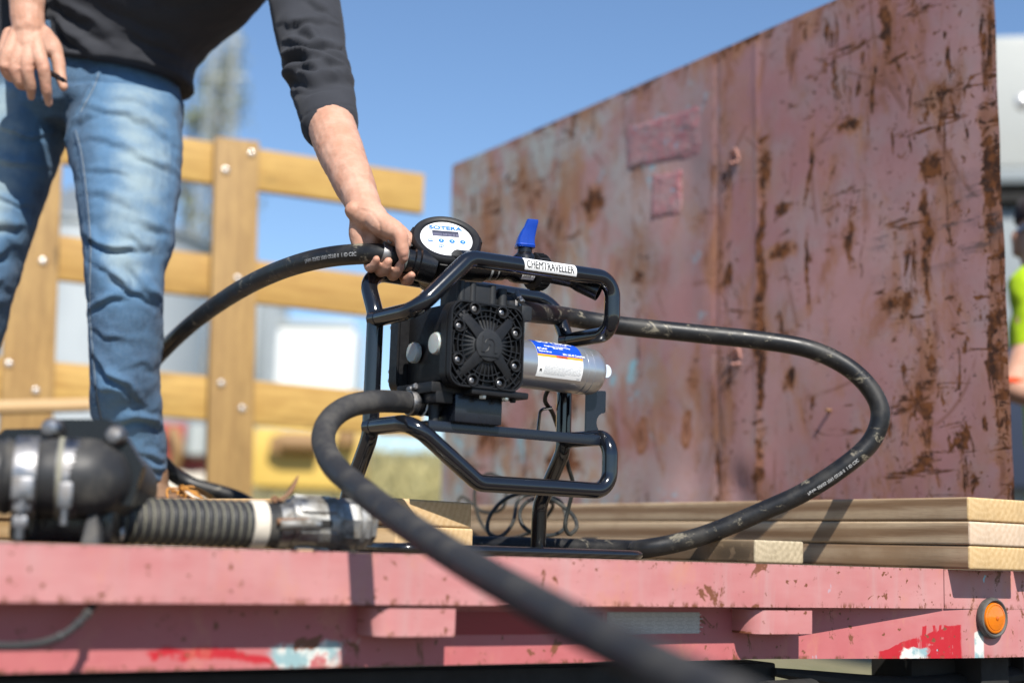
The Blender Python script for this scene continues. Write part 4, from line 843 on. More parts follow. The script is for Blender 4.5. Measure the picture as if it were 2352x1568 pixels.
for a, b in (((-.0125, -.0215), (-.0075, -.0208)), ((-.0120, -.0165), (-.0055, -.0162)), ((-.0125, -.0215), (-.0120, -.0165)), ((-.0060, -.0212), (-.0055, -.0162)), ((-.0105, -.0212), (-.0085, -.0185)), ((-.0085, -.0185), (-.0075, -.0208))): g.add(tube([dpt(*a, .0004), dpt(*b, .0004)], .0005, 5))
pobj('maker_mark', g, M_['blue_print'], dial, smooth=False)
g = G(); rs = random.Random(5)
for x0, y in ((-.033, .0150), (-.033, .0115), (.024, .0135), (.024, .0100), (.024, .0068)):
    x = x0
    while x < x0+.008: l = rs.uniform(.001, .002); g.add(drect(x, x+l, y, y+.0006)); x += l+.0006
for k in range(20): g.add(drect(-.030+.003*k, -.0282+.003*k, .0008, .0011))
pobj('dial_small_print', g, plain('faint_print', (.58, .62, .68), .5), dial, smooth=False)
# ports: left stub to the hose, right coupling to the valve
BC = ML-MN*.045
HL = w2l(at(884, 585, 2.130)-PG)
HD = (HL-w2l(at(960, 606, 2.148)-PG)).normalized(); H0 = w2l(at(945, 602, 2.145)-PG)
lc = H0-HD*.03
pobj('inlet_stub', lathe([(.026, -.005), (.026, .020), (.0225, .022), (.0225, .028), (.0195, .030), (.0195, .039), (.0165, .040), (.0165, .047), (.0135, .048), (.0135, .070)], lc, HD, 32), M_['gloss_plastic'], met)
pobj('stub_collar', lathe([(.0178, .0395), (.0190, .0405), (.0190, .0445), (.0178, .0455)], lc, HD, 32), plain('grey_seal', (.16, .18, .17), .5), met)
VA = pl(1110, 614, .065); VB = pl(1275, 628, .065); VX = (VB-VA).normalized(); vl = lambda x: VA+VX*x
pobj('outlet_stub', lathe([(.024, -.05), (.024, -.004), (.0205, -.002), (.0205, .004)], VA, VX, 28), M_['gloss_plastic'], met)
val = pobj('ball_valve', lathe([(.0165, .022), (.0185, .024), (.0185, .034), (.0160, .036), (.0160, .05), (.0195, .056), (.0205, .062), (.0205, .088), (.0175, .092), (.0175, .122)], VA, VX, 36), M_['gloss_plastic'])
g = G(); g.add(lathe([(.0205, .003), (.0208, .004), (.0208, .006), (.0205, .007)], VA, VX, 32)); g.add(lathe([(.0185, .0165), (.0190, .0172), (.0190, .0195), (.0185, .020)], VA, VX, 32)); pobj('collar_edge', g, plain('pale_collar_edge', (.35, .37, .37), .35), val)
pobj('collar', lathe([(.0198, .003), (.0198, .0165), (.0175, .018), (.0175, .022)], VA, VX, 32), M_['gloss_plastic'], val)
nut = G(); nut.add(lathe([(.0265, .092), (.0290, .0935), (.0290, .1135), (.0270, .115), (.0195, .116)], VA, VX, 40)); vs_ = VX.cross(UP).normalized(); vu = vs_.cross(VX)
for k in range(14):
    t = 2*math.pi*k/14; d = vs_*math.cos(t)+vu*math.sin(t); tt = VX.cross(d)
    for j in (-1, 0, 1): nut.add(box(vl(.1033)+d*.0293+tt*.003*j, (.016, .0013, .0022), (VX, tt, d), .0005))
pobj('union_nut', nut, M_['plastic'], val)
bc = G(); bk = G(); vc = vs_ if vs_.y < 0 else -vs_
def vpt(x, a, r_): d = vc*math.cos(a)+UP*math.sin(a); return vl(x)+d*r_
def vpatch(x0, x1, a0, a1, r_, na=10): return [vpt(x, a0+(a1-a0)*j/na, r_) for j in range(na+1) for x in (x0, x1)], [(2*j, 2*j+1, 2*j+3, 2*j+2) for j in range(na)]
pobj('barcode_label', G().add(vpatch(.0625, .0870, R(-52), R(38), .0207)), M_['white'], val)
x = .0640; rs = random.Random(11)
while x < .0800: l = rs.choice((.0003, .0006, .0009)); bk.add(vpatch(x, x+l, R(-40), R(30), .0209)); x += l+rs.choice((.0004, .0006, .0008))
for k in range(9): bk.add(vpatch(.0828, .0838, R(-40+8*k), R(-36+8*k), .0209, 2)); bk.add(vpatch(.0848, .0853, R(-38+8*k), R(-33+8*k), .0209, 2))
pobj('barcode', bk, M_['black_print'], val, smooth=False)
# valve neck and blue lever
nk = pl(1205, 590, .065); pobj('valve_neck', lathe([(.020, -.012), (.0185, .0), (.0120, .0065), (.0115, .0145)], nk, UP, 28), M_['gloss_plastic'], val)
lev = G(); hb = pl(1206, 570, .065)
rows = [(0, -.0155, .0140, .0130), (.0035, -.0160, .0142, .0132), (.005, -.0150, .0135, .012), (.014, -.0140, .0128, .0098), (.024, -.0102, .0138, .0078), (.033, -.0052, .0150, .0066), (.0400, -.0032, .0158, .0064), (.0430, -.0022, .0152, .0056)]
tw_ = V(.94, -.34, 0).normalized(); tn = V(-tw_.y, tw_.x, 0)
for i, (h_, a, b, t_) in enumerate(rows):
    for p, q in rrect(b-a, 2*t_, min(t_*.55, .005), 3): lev.v.append(hb+tw_*((a+b)/2+p)+tn*(q-h_*.36)+UP*h_)
n = 16
for i in range(len(rows)-1): lev.f += [(i*n+j, i*n+(j+1) % n, (i+1)*n+(j+1) % n, (i+1)*n+j) for j in range(n)]
lev.f += [tuple(range(n))[::-1], tuple((len(rows)-1)*n+j for j in range(n))]; lev.m = [0]*len(lev.f); pobj('lever', lev, M_['blue_plastic'], val, angle=30)
# open discharge spout
sp0 = vl(.118); sp2 = pl(1376, 671, .012); P = fillet([sp0, pl(1318, 640, .045), pl(1332, 650, .035), sp2], .03, 6); P = [P[0]]+P[1:]
g = G().add(tube(P, .0148, 26, caps=False)); Ts, XX, YY = frames(P); e_ = P[-1]; n = 26
pin = [e_+XX[-1]*(math.cos(2*math.pi*j/n)*.0126)+YY[-1]*(math.sin(2*math.pi*j/n)*.0126) for j in range(n)]; pou = [e_+XX[-1]*(math.cos(2*math.pi*j/n)*.0148)+YY[-1]*(math.sin(2*math.pi*j/n)*.0148) for j in range(n)]; pb = [p-Ts[-1]*.035 for p in pin]
g.add((pou+pin+pb, [(j, (j+1) % n, n+(j+1) % n, n+j) for j in range(n)]+[(n+j, n+(j+1) % n, 2*n+(j+1) % n, 2*n+j) for j in range(n)]+[tuple(2*n+j for j in range(n))])); pobj('spout', g, M_['gloss_plastic'], val, angle=50)
# white name label wrapped on the top bar
hd0 = V(-.138, 0, .4345); hd1 = V(.1365, 0, .441); hx = (hd1-hd0).normalized(); hs = V(0, -1, 0); hu = hx.cross(hs)*-1
hu = hu if hu.z > 0 else -hu
xa = (pl(1193, 600, 0)-hd0).dot(hx); xb = (pl(1314, 612, 0)-hd0).dot(hx)
def hpt(x, a, r_): return hd0+hx*x+(hs*math.cos(a)+hu*math.sin(a))*r_
g = G(); na = 14; v_ = [hpt(x, R(-34+92*j/na), RT+.0003) for j in range(na+1) for x in (xa+.002*(1-j/na)*1.0, xb-.001*(j/na))]; g.add((v_, [(2*j, 2*j+1, 2*j+3, 2*j+2) for j in range(na)])); nl = pobj('name_label', g, M_['white'])
v_, f_ = text2d('CHEMTRAVELLER', .0168, sx=.80, offset=0.0, space=1.0, cuts=10); mxx = max(x for x, y in v_); sc_ = (xb-xa-.010)/mxx; r_ = RT+.0006
g = G()
for k_ in (0, 1, 2): g.add(([hpt(xa+.0043+x*sc_+.00022*k_, R(-15)+y/r_, r_+.00006*k_) for x, y in v_], f_))
v2, f2 = text2d('TM', .0022); g.add(([hpt(xb-.0052+x, R(32)+y/r_, r_) for x, y in v2], f2)); pobj('name_lettering', g, M_['black_print'], nl, smooth=False)

# ------------------------------------------------------------------ hoses
def W3(x, y, Y): return at(x, y, Y)
start = PW(V(-.048, .045, .3835)); q1 = PW(V(.0, .05, .378)); hp = [start, q1, W3(1300, 727, 2.36), W3(1420, 747, 2.40), W3(1600, 766, 2.42), W3(1750, 782, 2.42), W3(1860, 802, 2.415), W3(1945, 842, 2.41), W3(2000, 895, 2.405), W3(2022, 950, 2.40), W3(2003, 1010, 2.40), W3(1950, 1062, 2.40), W3(1850, 1128, 2.41), W3(1750, 1174, 2.42), W3(1640, 1220, 2.43), W3(1550, 1247, 2.44), V(W3(1470, 1260, 2.45).x, 2.45, .0172), V(.21, 2.50, .0166), V(.03, 2.55, .0166), V(-.13, 2.62, .0166), V(-.30, 2.80, .0166), V(-.47, 2.97, .03), V(-.56, 3.03, .095), W3(430, 1108, 3.03), W3(372, 1062, 3.00), W3(315, 985, 2.97), W3(300, 905, 2.95), W3(345, 838, 2.90), W3(410, 770, 2.78), W3(480, 712, 2.63), W3(560, 660, 2.45), W3(640, 622, 2.32), W3(720, 597, 2.215), W3(800, 585, 2.155), PW(HL), PW(H0-HD*.012)]
HP = spline(hp, 12); HO = obj('delivery_hose', tube(HP, .0162, 20), M_['hose_dusty'], base=(HP[0].x, HP[0].y, 0)); tag(HO, 'long black rubber hose looping round from the pump outlet to the round meter', 'hose')
cl = PW(HL); cax = (PW(H0)-PW(HL)).normalized(); clamp(HO, cl, cax, .0172, .013, V(0, -.25, 1), local=False, screw=.95)
Ts, XX, YY = frames(HP); Ls = [0]
for i in range(1, len(HP)): Ls.append(Ls[-1]+(HP[i]-HP[i-1]).length)
def hose_text(s_, px, py, size, rev, par, up_, sx=1.0, shift=0.0):
    """print along the hose; px,py where it starts; faces us"""
    proj = lambda p: (lambda q: (1176+FPX*q.x/-q.z, 784-FPX*q.y/-q.z))(CAM_M.transposed() @ (p-CAM_P))
    i0 = min(range(len(HP)), key=lambda i: (proj(HP[i])[0]-px)**2+(proj(HP[i])[1]-py)**2); v_, f_ = text2d(s_, size, sx=sx, offset=.014, cuts=5); out = []
    for x, y in v_:
        d = Ls[i0]+(-x if rev else x); i = max(0, min(len(HP)-2, int(np.searchsorted(Ls, d))-1)); t = (d-Ls[i])/max(1e-9, Ls[i+1]-Ls[i]); c = HP[i].lerp(HP[i+1], t); tt = Ts[i].lerp(Ts[i+1], t).normalized()
        f0 = (CAM_P-c); f0 = (f0-tt*f0.dot(tt)).normalized(); s2 = f0.cross(tt)*(1 if rev else -1); a = up_+(y+shift)/.0164; out.append(c+(f0*math.cos(a)+s2*math.sin(a))*.0164)
    obj('hose_print', (out, f_), M_['hose_print'], par, smooth=False)
hose_text('Parker SERIES 7093 GST\u00ae II  1 ID CSC', 722, 601, .0086, False, HO, R(-12), .82)
hose_text('Parker SERIES 7093 GST\u00ae II  1 ID CSC', 1855, 1138, .0078, True, HO, R(12), .8)
sh = PW(V(-.185, .05, .2175)); np_ = [sh, sh-U*.03, W3(860, 922, 2.00), W3(800, 934, 1.965), W3(757, 966, 1.925), W3(743, 1012, 1.885), W3(766, 1068, 1.82), W3(832, 1128, 1.72), W3(930, 1202, 1.58), W3(1080, 1298, 1.37), W3(1240, 1388, 1.18), W3(1390, 1468, 1.06), W3(1560, 1552, .95), W3(1760, 1650, .86), W3(1950, 1790, .78), W3(2100, 2050, .75)]
NP = spline(np_, 12); NH = obj('suction_hose', tube(NP, .0162, 24), M_['hose_near'], base=(NP[0].x, NP[0].y, 0)); tag(NH, 'thick matt black hose in the foreground sweeping over the trailer edge towards us', 'hose')
c = PW(V(-.197, .05, .2175)); b = clamp(NH, c, U, .0172, .012, V(-.35, -.1, 1), local=False)
obj('hose_clamp', lathe([(.0165, -.005), (.0178, -.004), (.0178, .004), (.0165, .005)], PW(V(-.186, .05, .2175)), U, 32), M_['gloss_plastic'], NH)
# power cord with its coils on the deck behind
cp = [PW(V(.07, .05, .262)), W3(1262, 892, 2.30), W3(1252, 920, 2.32), W3(1270, 950, 2.36), W3(1290, 1010, 2.42), W3(1305, 1070, 2.45), W3(1316, 1115, 2.47), W3(1305, 1170, 2.48), W3(1298, 1205, 2.48), W3(1308, 1226, 2.49), W3(1325, 1208, 2.52), W3(1312, 1178, 2.56), W3(1270, 1148, 2.6), W3(1215, 1130, 2.63), W3(1160, 1146, 2.64), W3(1125, 1185, 2.64), W3(1122, 1222, 2.63), W3(1150, 1231, 2.62), W3(1178, 1200, 2.66), W3(1190, 1150, 2.72), W3(1225, 1135, 2.72), W3(1285, 1150, 2.68), W3(1300, 1200, 2.64), W3(1280, 1225, 2.62), W3(1235, 1228, 2.6), W3(1200, 1205, 2.6), W3(1196, 1170, 2.62), W3(1225, 1146, 2.66), W3(1270, 1160, 2.72), W3(1220, 1220, 2.78), W3(1150, 1235, 2.9), W3(1105, 1200, 3.0), W3(1090, 1130, 3.0), W3(1120, 1088, 3.0), W3(1160, 1110, 3.0), W3(1155, 1165, 3.0), W3(1110, 1175, 3.05), W3(1060, 1140, 3.1), W3(1052, 1190, 3.1), W3(1100, 1235, 3.1)]
for i in range(8, len(cp)):
    if cp[i].z < .005: cp[i].z = .005
CP = spline(cp, 8); tag(obj('power_cord', tube(CP, .0037, 8), M_['cord'], base=(CP[40].x, CP[40].y, 0)), 'thin dark power cord hanging from the silver motor and coiled on the deck', 'cord')
CP = fillet([W3(1268, 936, 2.33), W3(1241, 940, 2.33), W3(1234, 1004, 2.33)], .008, 5); pobj('cord_hook', tube([V((p-PG).dot(U), (p-PG).dot(W), p.z) for p in CP], .0026, 8), M_['black_frame'])
# ------------------------------------------------------------------ the man: one continuous body, clothes over it
def seg_dist(px, pz, poly):
    """distance in the X-Z plane to a polyline, signed + above, and position along it"""
    best = np.full(px.shape, 1e9); sg = np.zeros(px.shape); al = np.zeros(px.shape); n = len(poly)-1
    for i in range(n):
        ax, az = poly[i]; bx, bz = poly[i+1]; dx, dz = bx-ax, bz-az; L2 = dx*dx+dz*dz
        t = np.clip(((px-ax)*dx+(pz-az)*dz)/L2, 0, 1); qx, qz = ax+t*dx, az+t*dz; d = np.hypot(px-qx, pz-qz); m = d < best
        s_ = np.sign(((pz-az)*dx-(px-ax)*dz)*(1 if dx > 0 else -1)); best = np.where(m, d, best); sg = np.where(m, s_, sg); al = np.where(m, (i+t)/n, al)
    return best*sg, al
def fold(v, nn, polys, Y, amp, wid):
    """cloth folds: a ridge with a sharp hollow under it, running along each line"""
    jx = .016*nz(v, 14, 21)+.006*nz(v, 40, 5); jz = .013*nz(v, 13, 33)+.006*nz(v, 38, 9)
    d_ = np.zeros(len(v)); front = np.clip(-nn[:, 1]*1.6+.25, 0, 1)
    for p in polys:
        a, k = (p[0], p[1:]) if isinstance(p[0], (int, float)) else (1.0, p)
        P = [(lambda q: (q.x, q.z))(at(p_.x, p_.y, Y)) for p_ in spline([V(x, y, 0) for x, y in k], 4)]; d, al = seg_dist(v[:, 0]+jx, v[:, 2]+jz, P); w_ = wid*(.65+.6*abs(math.sin(k[0][0]*1.7)))
        tap = np.sin(np.clip(al, .02, .98)*math.pi)**.5
        d_ += a*tap*(np.exp(-((d-w_)/(1.1*w_))**2)-.78*np.exp(-((d+w_*.45)/(.7*w_))**2))
    return v+nn*(amp*d_*front)[:, None]
def nz(v, s, seed=0.0, st=(1, 1, 1)): return np.array([noise.noise(V(p[0]*s*st[0]+seed, p[1]*s*st[1], p[2]*s*st[2])) for p in v])
def mesh_from(name, v, f, mat, parent, attr=None, an=None):
    o = obj(name, ([V(p) for p in v], f), mat, parent, angle=180)
    if attr is not None:
        a = o.data.attributes.new(an, 'FLOAT', 'POINT'); a.data.foreach_set('value', np.asarray(attr, dtype=np.float32))
    return o
MAN = thing('person', 'man in dark shirt, blue jeans and brown boots bending to grip the hose', 'person', V(-.70, 2.78, 0.0))
def P3(l): return [at(x, y, Y) for x, y, Y in l]
# --- gripping hand, wrapped round the hose
hA, hB = PW(HL), PW(H0); ha = (hB-hA).normalized(); hf = (CAM_P-hA); hf = (hf-ha*hf.dot(ha)).normalized(); hw = ha.cross(hf); hw = hw if hw.z > 0 else -hw
def grip(px, th, rad): c = hA+ha*((px-884)*2.13/3267/ha.x); t = R(th); return c+(hw*math.cos(t)-hf*math.sin(t))*rad
B = G()
fing = [(862, .0074, .0070, 48, 246, .0248), (887, .0083, .0078, 45, 252, .0258), (914, .0086, .0081, 42, 250, .0262), (946, .0084, .0076, 42, 226, .0282)]
wrist = at(842, 492, 2.14); mcp = []
for px, r0, r1, a0, a1, rd in fing:
    pts = [grip(px+2, a0, .039), grip(px+1, a0+38, .0385), grip(px, a0+72, .0345), grip(px, 158, rd+.003), grip(px, 196, rd), grip(px, (196+a1)/2, rd-.0002), grip(px, a1, rd-.0002)]
    mcp.append(pts[0]); B.add(limb(pts, [r0*1.18, r0*1.05, r0*1.12, r0*.98, r0*1.03, r1, r1*.86], 5, 14))
for i, m in enumerate(mcp):
    ws = wrist+ha*(-.020+.0125*i)*1.0; B.add(limb([ws, ws.lerp(m, .5)-hf*.004, m], [.0150, .0150, .0105], 5, 14))
B.add(limb([at(823, 508, 2.146), at(823, 540, 2.150), at(836, 572, 2.153), mcp[0]], [.0140, .0150, .0135, .0095], 5, 14))          # heel on the little-finger side
B.add(limb([at(846, 495, 2.137), at(876, 515, 2.118), at(901, 527, 2.108), at(918, 541, 2.104), at(923, 562, 2.102), at(925, 578, 2.104), at(927, 593, 2.108)], [.0175, .0185, .0165, .0128, .0105, .0098, .0080], 6, 16))   # thumb with its ball
B.add(limb([at(880, 530, 2.128), at(905, 548, 2.124), at(930, 560, 2.134)], [.0135, .0125, .010], 5, 14))
B.add(limb(P3([(752, 190, 2.42), (755, 262, 2.36), (775, 330, 2.295), (806, 405, 2.225), (830, 460, 2.17), (843, 494, 2.14)]), [.041, .0415, .0400, .0345, .0285, .0255], 6, 20))
B.add(limb(P3([(838, 470, 2.16), (862, 498, 2.137), (872, 520, 2.126)]), [.021, .0195, .016], 4, 14))
B.add(limb(P3([(676, -150, 2.60), (706, 10, 2.53), (735, 120, 2.47), (752, 190, 2.42)]), [.055, .048, .042, .041], 6, 18))
# --- hanging hand with the pen
Yh = 2.60
B.add(limb(P3([(40, -300, 2.78), (58, -130, 2.68), (62, -20, 2.62), (62, 30, 2.61), (66, 68, 2.605)]), [.050, .044, .0345, .0325, .031], 6, 18))
B.add(limb(P3([(270, -330, 2.70), (140, -360, 2.78), (40, -300, 2.78)]), [.060, .054, .050], 6, 18))
for a, b, c, d, e_, r_ in (((40, 75), (20, 122), (10, 150), (22, 176), (40, 182), .0100), ((55, 75), (40, 128), (33, 158), (44, 190), (56, 200), .0108), ((68, 75), (64, 130), (62, 160), (70, 198), (72, 222), .0112), ((80, 75), (90, 128), (100, 158), (106, 202), (112, 236), .0110)):
    B.add(limb([at(*a, Yh), at(*b, Yh-.016), at(*c, Yh-.018), at(*d, Yh-.004), at(*e_, Yh+.016)], [.0150, .0145, r_*1.12, r_*.96, r_*.72], 6, 14)); B.add(ering([at(*c, Yh-.022)+V(0, .006*k_, 0) for k_ in (-1.4, -.9, 0, .9)], [V(q_, 0, 0) for q_ in (.003, .009, .0115, .009)], [V(0, 0, q_) for q_ in (.003, .009, .0115, .009)], 12))
B.add(limb([at(22, 80, Yh+.012), at(14, 120, Yh+.006), at(18, 150, Yh)], [.0145, .0155, .012], 5, 14)); B.add(limb([at(100, 78, Yh+.012), at(122, 108, Yh+.02), at(133, 138, Yh+.020), at(138, 172, Yh+.016), at(146, 200, Yh+.012)], [.0165, .0160, .0130, .0115, .0085], 6, 14))
B.add(limb([at(66, 66, Yh+.008), at(66, 110, Yh+.004), at(66, 140, Yh)], [.029, .031, .021], 5, 16)); B.add(limb([at(92, 80, Yh+.01), at(100, 115, Yh+.008)], [.020, .016], 5, 14))
# --- torso, neck, head and legs under the clothes
tors = [(268, 235, 2.84, 130, 0.0, .085), (268, 175, 2.84, 132, .1, .095), (272, 120, 2.82, 138, .2, .112), (303, 50, 2.78, 145, .32, .12), (352, -30, 2.74, 190, .33, .12), (420, -140, 2.68, 205, .46, .11), (470, -225, 2.63, 190, .52, .095), (500, -290, 2.60, 100, .52, .07)]
def ell(rows, grow=0.0):
    C_, A_, B_ = [], [], []
    for x, y, Y, hw_, t, dp in rows:
        c = at(x, y, Y); m = math.hypot(1, t); e_ = at(x+hw_/m, y+hw_*t/m, Y); C_.append(c); a = e_-c; A_.append(a*(1+grow/a.length)); B_.append(V(0, dp+grow, 0))
    return C_, A_, B_
B.add(ering(*ell(tors), seg=28)); hd_ = at(560, -420, 2.48); B.add(limb([at(500, -280, 2.60), at(525, -345, 2.55), hd_], [.058, .055, .06], 5, 16)); B.add(ering([hd_+UP*z for z in (-.12, -.10, -.05, 0, .05, .09, .105)], [V(q, 0, 0) for q in (.02, .05, .070, .077, .074, .05, .015)], [V(0, q, 0) for q in (.03, .065, .088, .098, .095, .065, .02)], 20)); B.add(limb([hd_+V(.01, -.09, .0), hd_+V(.012, -.112, -.03)], [.010, .013], 4, 10))
for s_ in (-1, 1): B.add(limb([hd_+V(.078*s_, 0, .02), hd_+V(.080*s_, .005, -.02)], [.016, .010], 4, 10))
legL = [(290, 215, 2.83), (290, 330, 2.78), (296, 480, 2.735), (288, 620, 2.71), (290, 760, 2.73), (300, 900, 2.765), (322, 1060, 2.825), (332, 1150, 2.84)]
B.add(limb(P3(legL), [.066, .066, .062, .052, .05, .046, .036, .034], 5, 18)); B.add(limb(P3([(120, 215, 2.88), (60, 330, 2.86), (5, 480, 2.85), (-45, 640, 2.85), (-75, 800, 2.87), (-90, 980, 2.89), (-100, 1160, 2.90)]), [.066, .066, .062, .05, .048, .045, .036], 5, 18))
v, nn, f = remesh(B, .0026, 3, .4)
v = v+nn*(.0006*nz(v, 70)+.0004*nz(v, 190))[:, None]
# knuckle creases and flushed skin at joints
fl = np.zeros(len(v))
def near(p, r_): return np.exp(-(((v-np.array(p))**2).sum(1))/(r_*r_))
for px, r0, r1, a0, a1, rd in fing:
    for a in (198, a1): fl += .55*near(grip(px, a, rd+.006), .010)
for q_ in (at(918, 541, 2.095), at(925, 578, 2.095), at(927, 594, 2.10)): fl += .45*near(q_, .011)
for q_ in ((102, 155), (66, 160), (38, 166), (14, 160), (107, 200), (142, 195), (112, 232)): fl += .6*near(at(*q_, Yh-.02), .014)
for poly, a_, w_, Yc in ((((838, 500), (862, 508), (880, 535), (884, 560)), .0013, .0014, 2.17), (((826, 478), (850, 486), (868, 478)), .0006, .0012, 2.17), (((824, 484), (852, 494), (872, 486)), .0006, .0012, 2.17), (((905, 522), (908, 545), (906, 565)), .0005, .0014, 2.15)):
    P = [(lambda q: (q.x, q.z))(at(x, y, Yc)) for x, y in poly]; d, al = seg_dist(v[:, 0], v[:, 2], P); v = v-nn*(a_*np.exp(-(d/w_)**2)*np.clip(-nn[:, 1]*2, 0, 1)*(v[:, 1] < 2.3))[:, None]
for poly in (((845, 300), (850, 380), (858, 450), (862, 490)), ((790, 330), (818, 400), (838, 455), (850, 500)), ((800, 400), (815, 420), (842, 440))):
    P = [(lambda q: (q.x, q.z))(at(x, y, 2.25)) for x, y in poly]; d, al = seg_dist(v[:, 0], v[:, 2], P); v = v+nn*(.0009*np.exp(-(d/.0024)**2)*np.clip(-nn[:, 1]*2, 0, 1)*(v[:, 1] < 2.4))[:, None]
mesh_from('body', v, f, M_['skin'], MAN, np.clip(fl, 0, 1), 'flush')
obj('hair', ering([hd_+V(0, .012, z) for z in (-.06, -.02, .04, .09, .115, .122)], [V(q, 0, 0) for q in (.070, .080, .084, .070, .04, .01)], [V(0, q, 0) for q in (.075, .092, .100, .085, .05, .012)], 20), M_['hair'], MAN)
def nail(c, out, along, w_, l_, name='nail'):
    out = V(out).normalized(); along = V(along); along = (along-out*along.dot(out)).normalized(); sd = out.cross(along); c = V(c); pts = [c+sd*(w_*x)+along*(l_*y)-out*(w_*.5*x*x) for x, y in rrect(1.7, 1.8, .7, 3)]; m = c+out*.0005
    obj(name, (pts+[m], [(i, (i+1) % len(pts), len(pts)) for i in range(len(pts))]), M_['nail'], MAN, angle=180)
# --- jeans
J = G(); rowsL = [(262, 232, 2.82, 158, 0, .120), (288, 262, 2.80, 130, 0, .115), (286, 330, 2.775, 133, 0, .110), (291, 400, 2.75, 123, 0, .105), (293, 480, 2.73, 111, 0, .098), (295, 560, 2.715, 103, 0, .092), (286, 620, 2.705, 90, 0, .086), (286, 680, 2.705, 86, 0, .082), (288, 760, 2.72, 83, 0, .080), (288, 840, 2.735, 81, 0, .078), (287, 900, 2.745, 80, 0, .076), (292, 950, 2.78, 80, 0, .074), (306, 1010, 2.81, 73, 0, .070), (322, 1060, 2.825, 58, 0, .062), (330, 1108, 2.835, 50, 0, .056)]
rowsR = [(120, 232, 2.86, 150, 0, .118), (55, 262, 2.86, 110, 0, .112), (38, 330, 2.85, 104, 0, .108), (16, 400, 2.84, 98, 0, .102), (-4, 480, 2.83, 92, 0, .096), (-22, 560, 2.82, 84, 0, .09), (-40, 640, 2.82, 78, 0, .085), (-56, 720, 2.83, 70, 0, .082), (-72, 800, 2.85, 66, 0, .078), (-84, 900, 2.86, 64, 0, .075), (-92, 1000, 2.87, 60, 0, .07), (-100, 1150, 2.88, 50, 0, .06)]
J.add(ering(*ell(rowsL), seg=30)); J.add(ering(*ell(rowsR), seg=30)); J.add(ering(*ell([(205, 100, 2.84, 195, .10, .125), (206, 170, 2.85, 208, .08, .132), (208, 225, 2.85, 212, .05, .135), (205, 268, 2.85, 205, 0, .122), (168, 300, 2.86, 120, 0, .09)]), seg=34))
v, nn, f = remesh(J, .0042, 6, .5)
foldsL = [(.75, (202, 248), (288, 274), (346, 297), (392, 325)), (.7, (191, 338), (274, 351), (360, 380), (404, 402)), (.45, (200, 405), (288, 420), (324, 428)), (.5, (208, 463), (274, 478), (340, 502)), (.7, (330, 526), (372, 530), (400, 533)), (.45, (252, 230), (300, 238), (350, 254)), (.7, (178, 302), (200, 285), (230, 272)), (1.5, (214, 548), (262, 588), (347, 588)), (.8, (300, 552), (335, 572), (372, 585)), (1.5, (262, 644), (312, 681), (369, 714)), (1.0, (214, 730), (262, 704), (312, 704)), (1.4, (322, 632), (343, 681), (367, 694)), (1.5, (222, 818), (268, 884), (326, 917)), (1.4, (262, 985), (312, 963), (374, 984)), (.9, (350, 955), (366, 935), (374, 925)), (.9, (345, 1008), (378, 1020)), (.8, (300, 1038), (340, 1045), (376, 1056)), (.9, (320, 1078), (350, 1074), (378, 1082)), (.5, (215, 600), (240, 625), (280, 640)), (.5, (222, 770), (260, 790), (300, 792)), (.5, (210, 880), (230, 900), (260, 905)), (.5, (300, 860), (340, 850), (366, 852))]
foldsR = [(.8, (0, 300), (60, 320), (110, 315)), (.8, (-20, 392), (50, 400), (100, 385)), (.6, (0, 470), (40, 480), (80, 470)), (1, (-40, 560), (20, 545), (60, 520)), (1.2, (-60, 640), (0, 610), (40, 570)), (.8, (-60, 520), (0, 530)), (1, (-80, 690), (-20, 680), (20, 650)), (1, (-90, 760), (-30, 730), (0, 700))]
mL = v[:, 0] > at(150, 330, 2.8).x
v1 = fold(v, nn, foldsL, 2.70, .0072, .0078); v2 = fold(v, nn, foldsR, 2.80, .0072, .0085); v = np.where(mL[:, None], v1, v2)
v = v+nn*(.0046*nz(v, 9, 3, (1, 1, 1.5))+.0030*(.5-np.abs(nz(v, 17, 12, (1, 1, 1.7))))*(.4+nz(v, 6, 2))+.0018*nz(v, 30, 1, (1, 1, 1.6))+.0009*nz(v, 70, 8))[:, None]
# waistband/hem creases
P = [(lambda q: (q.x, q.z))(at(x, y, 2.70)) for x, y in ((300, 1086), (378, 1092))]; d, al = seg_dist(v[:, 0], v[:, 2], P); v = v-nn*(.0022*np.exp(-(d/.0022)**2))[:, None]
P = [(lambda q: (q.x, q.z))(at(x, y, 2.70)) for x, y in ((224, 160), (216, 195), (196, 240), (168, 290), (150, 315))]; d, al = seg_dist(v[:, 0], v[:, 2], P); v = v+nn*(.004*np.exp(-((d-.004)/.004)**2)*np.clip(-nn[:, 1]*2, 0, 1))[:, None]
fade = np.zeros(len(v))
for cl_, wpx, Yc, sgn in (([(305, 225), (325, 280), (335, 330), (338, 420), (325, 500), (318, 575)], 75, 2.7, 1), ([(300, 600), (312, 640)], 60, 2.7, 1), ([(8, 230), (14, 330), (10, 430), (-5, 520)], 75, 2.8, -1), ([(250, 900), (270, 1010)], 45, 2.7, 1)):
    P = [(lambda q: (q.x, q.z))(at(x, y, Yc)) for x, y in cl_]; d, al = seg_dist(v[:, 0], v[:, 2], P); wm = wpx*Yc/3267
    fade = np.maximum(fade, np.exp(-(d/wm)**2)*(1.0 if wpx > 50 else .35)*np.clip(-nn[:, 1]*1.8+.1, 0, 1)*(mL if sgn > 0 else ~mL))
fade = fade*.92+.20+.25*nz(v, 16, 5, (1, 1, 2.2))*(.4+fade)
jeans = mesh_from('jeans', v, f, M_['denim'], MAN, fade, 'fade'); bvh = BVHTree.FromPolygons([V(p) for p in v], f)
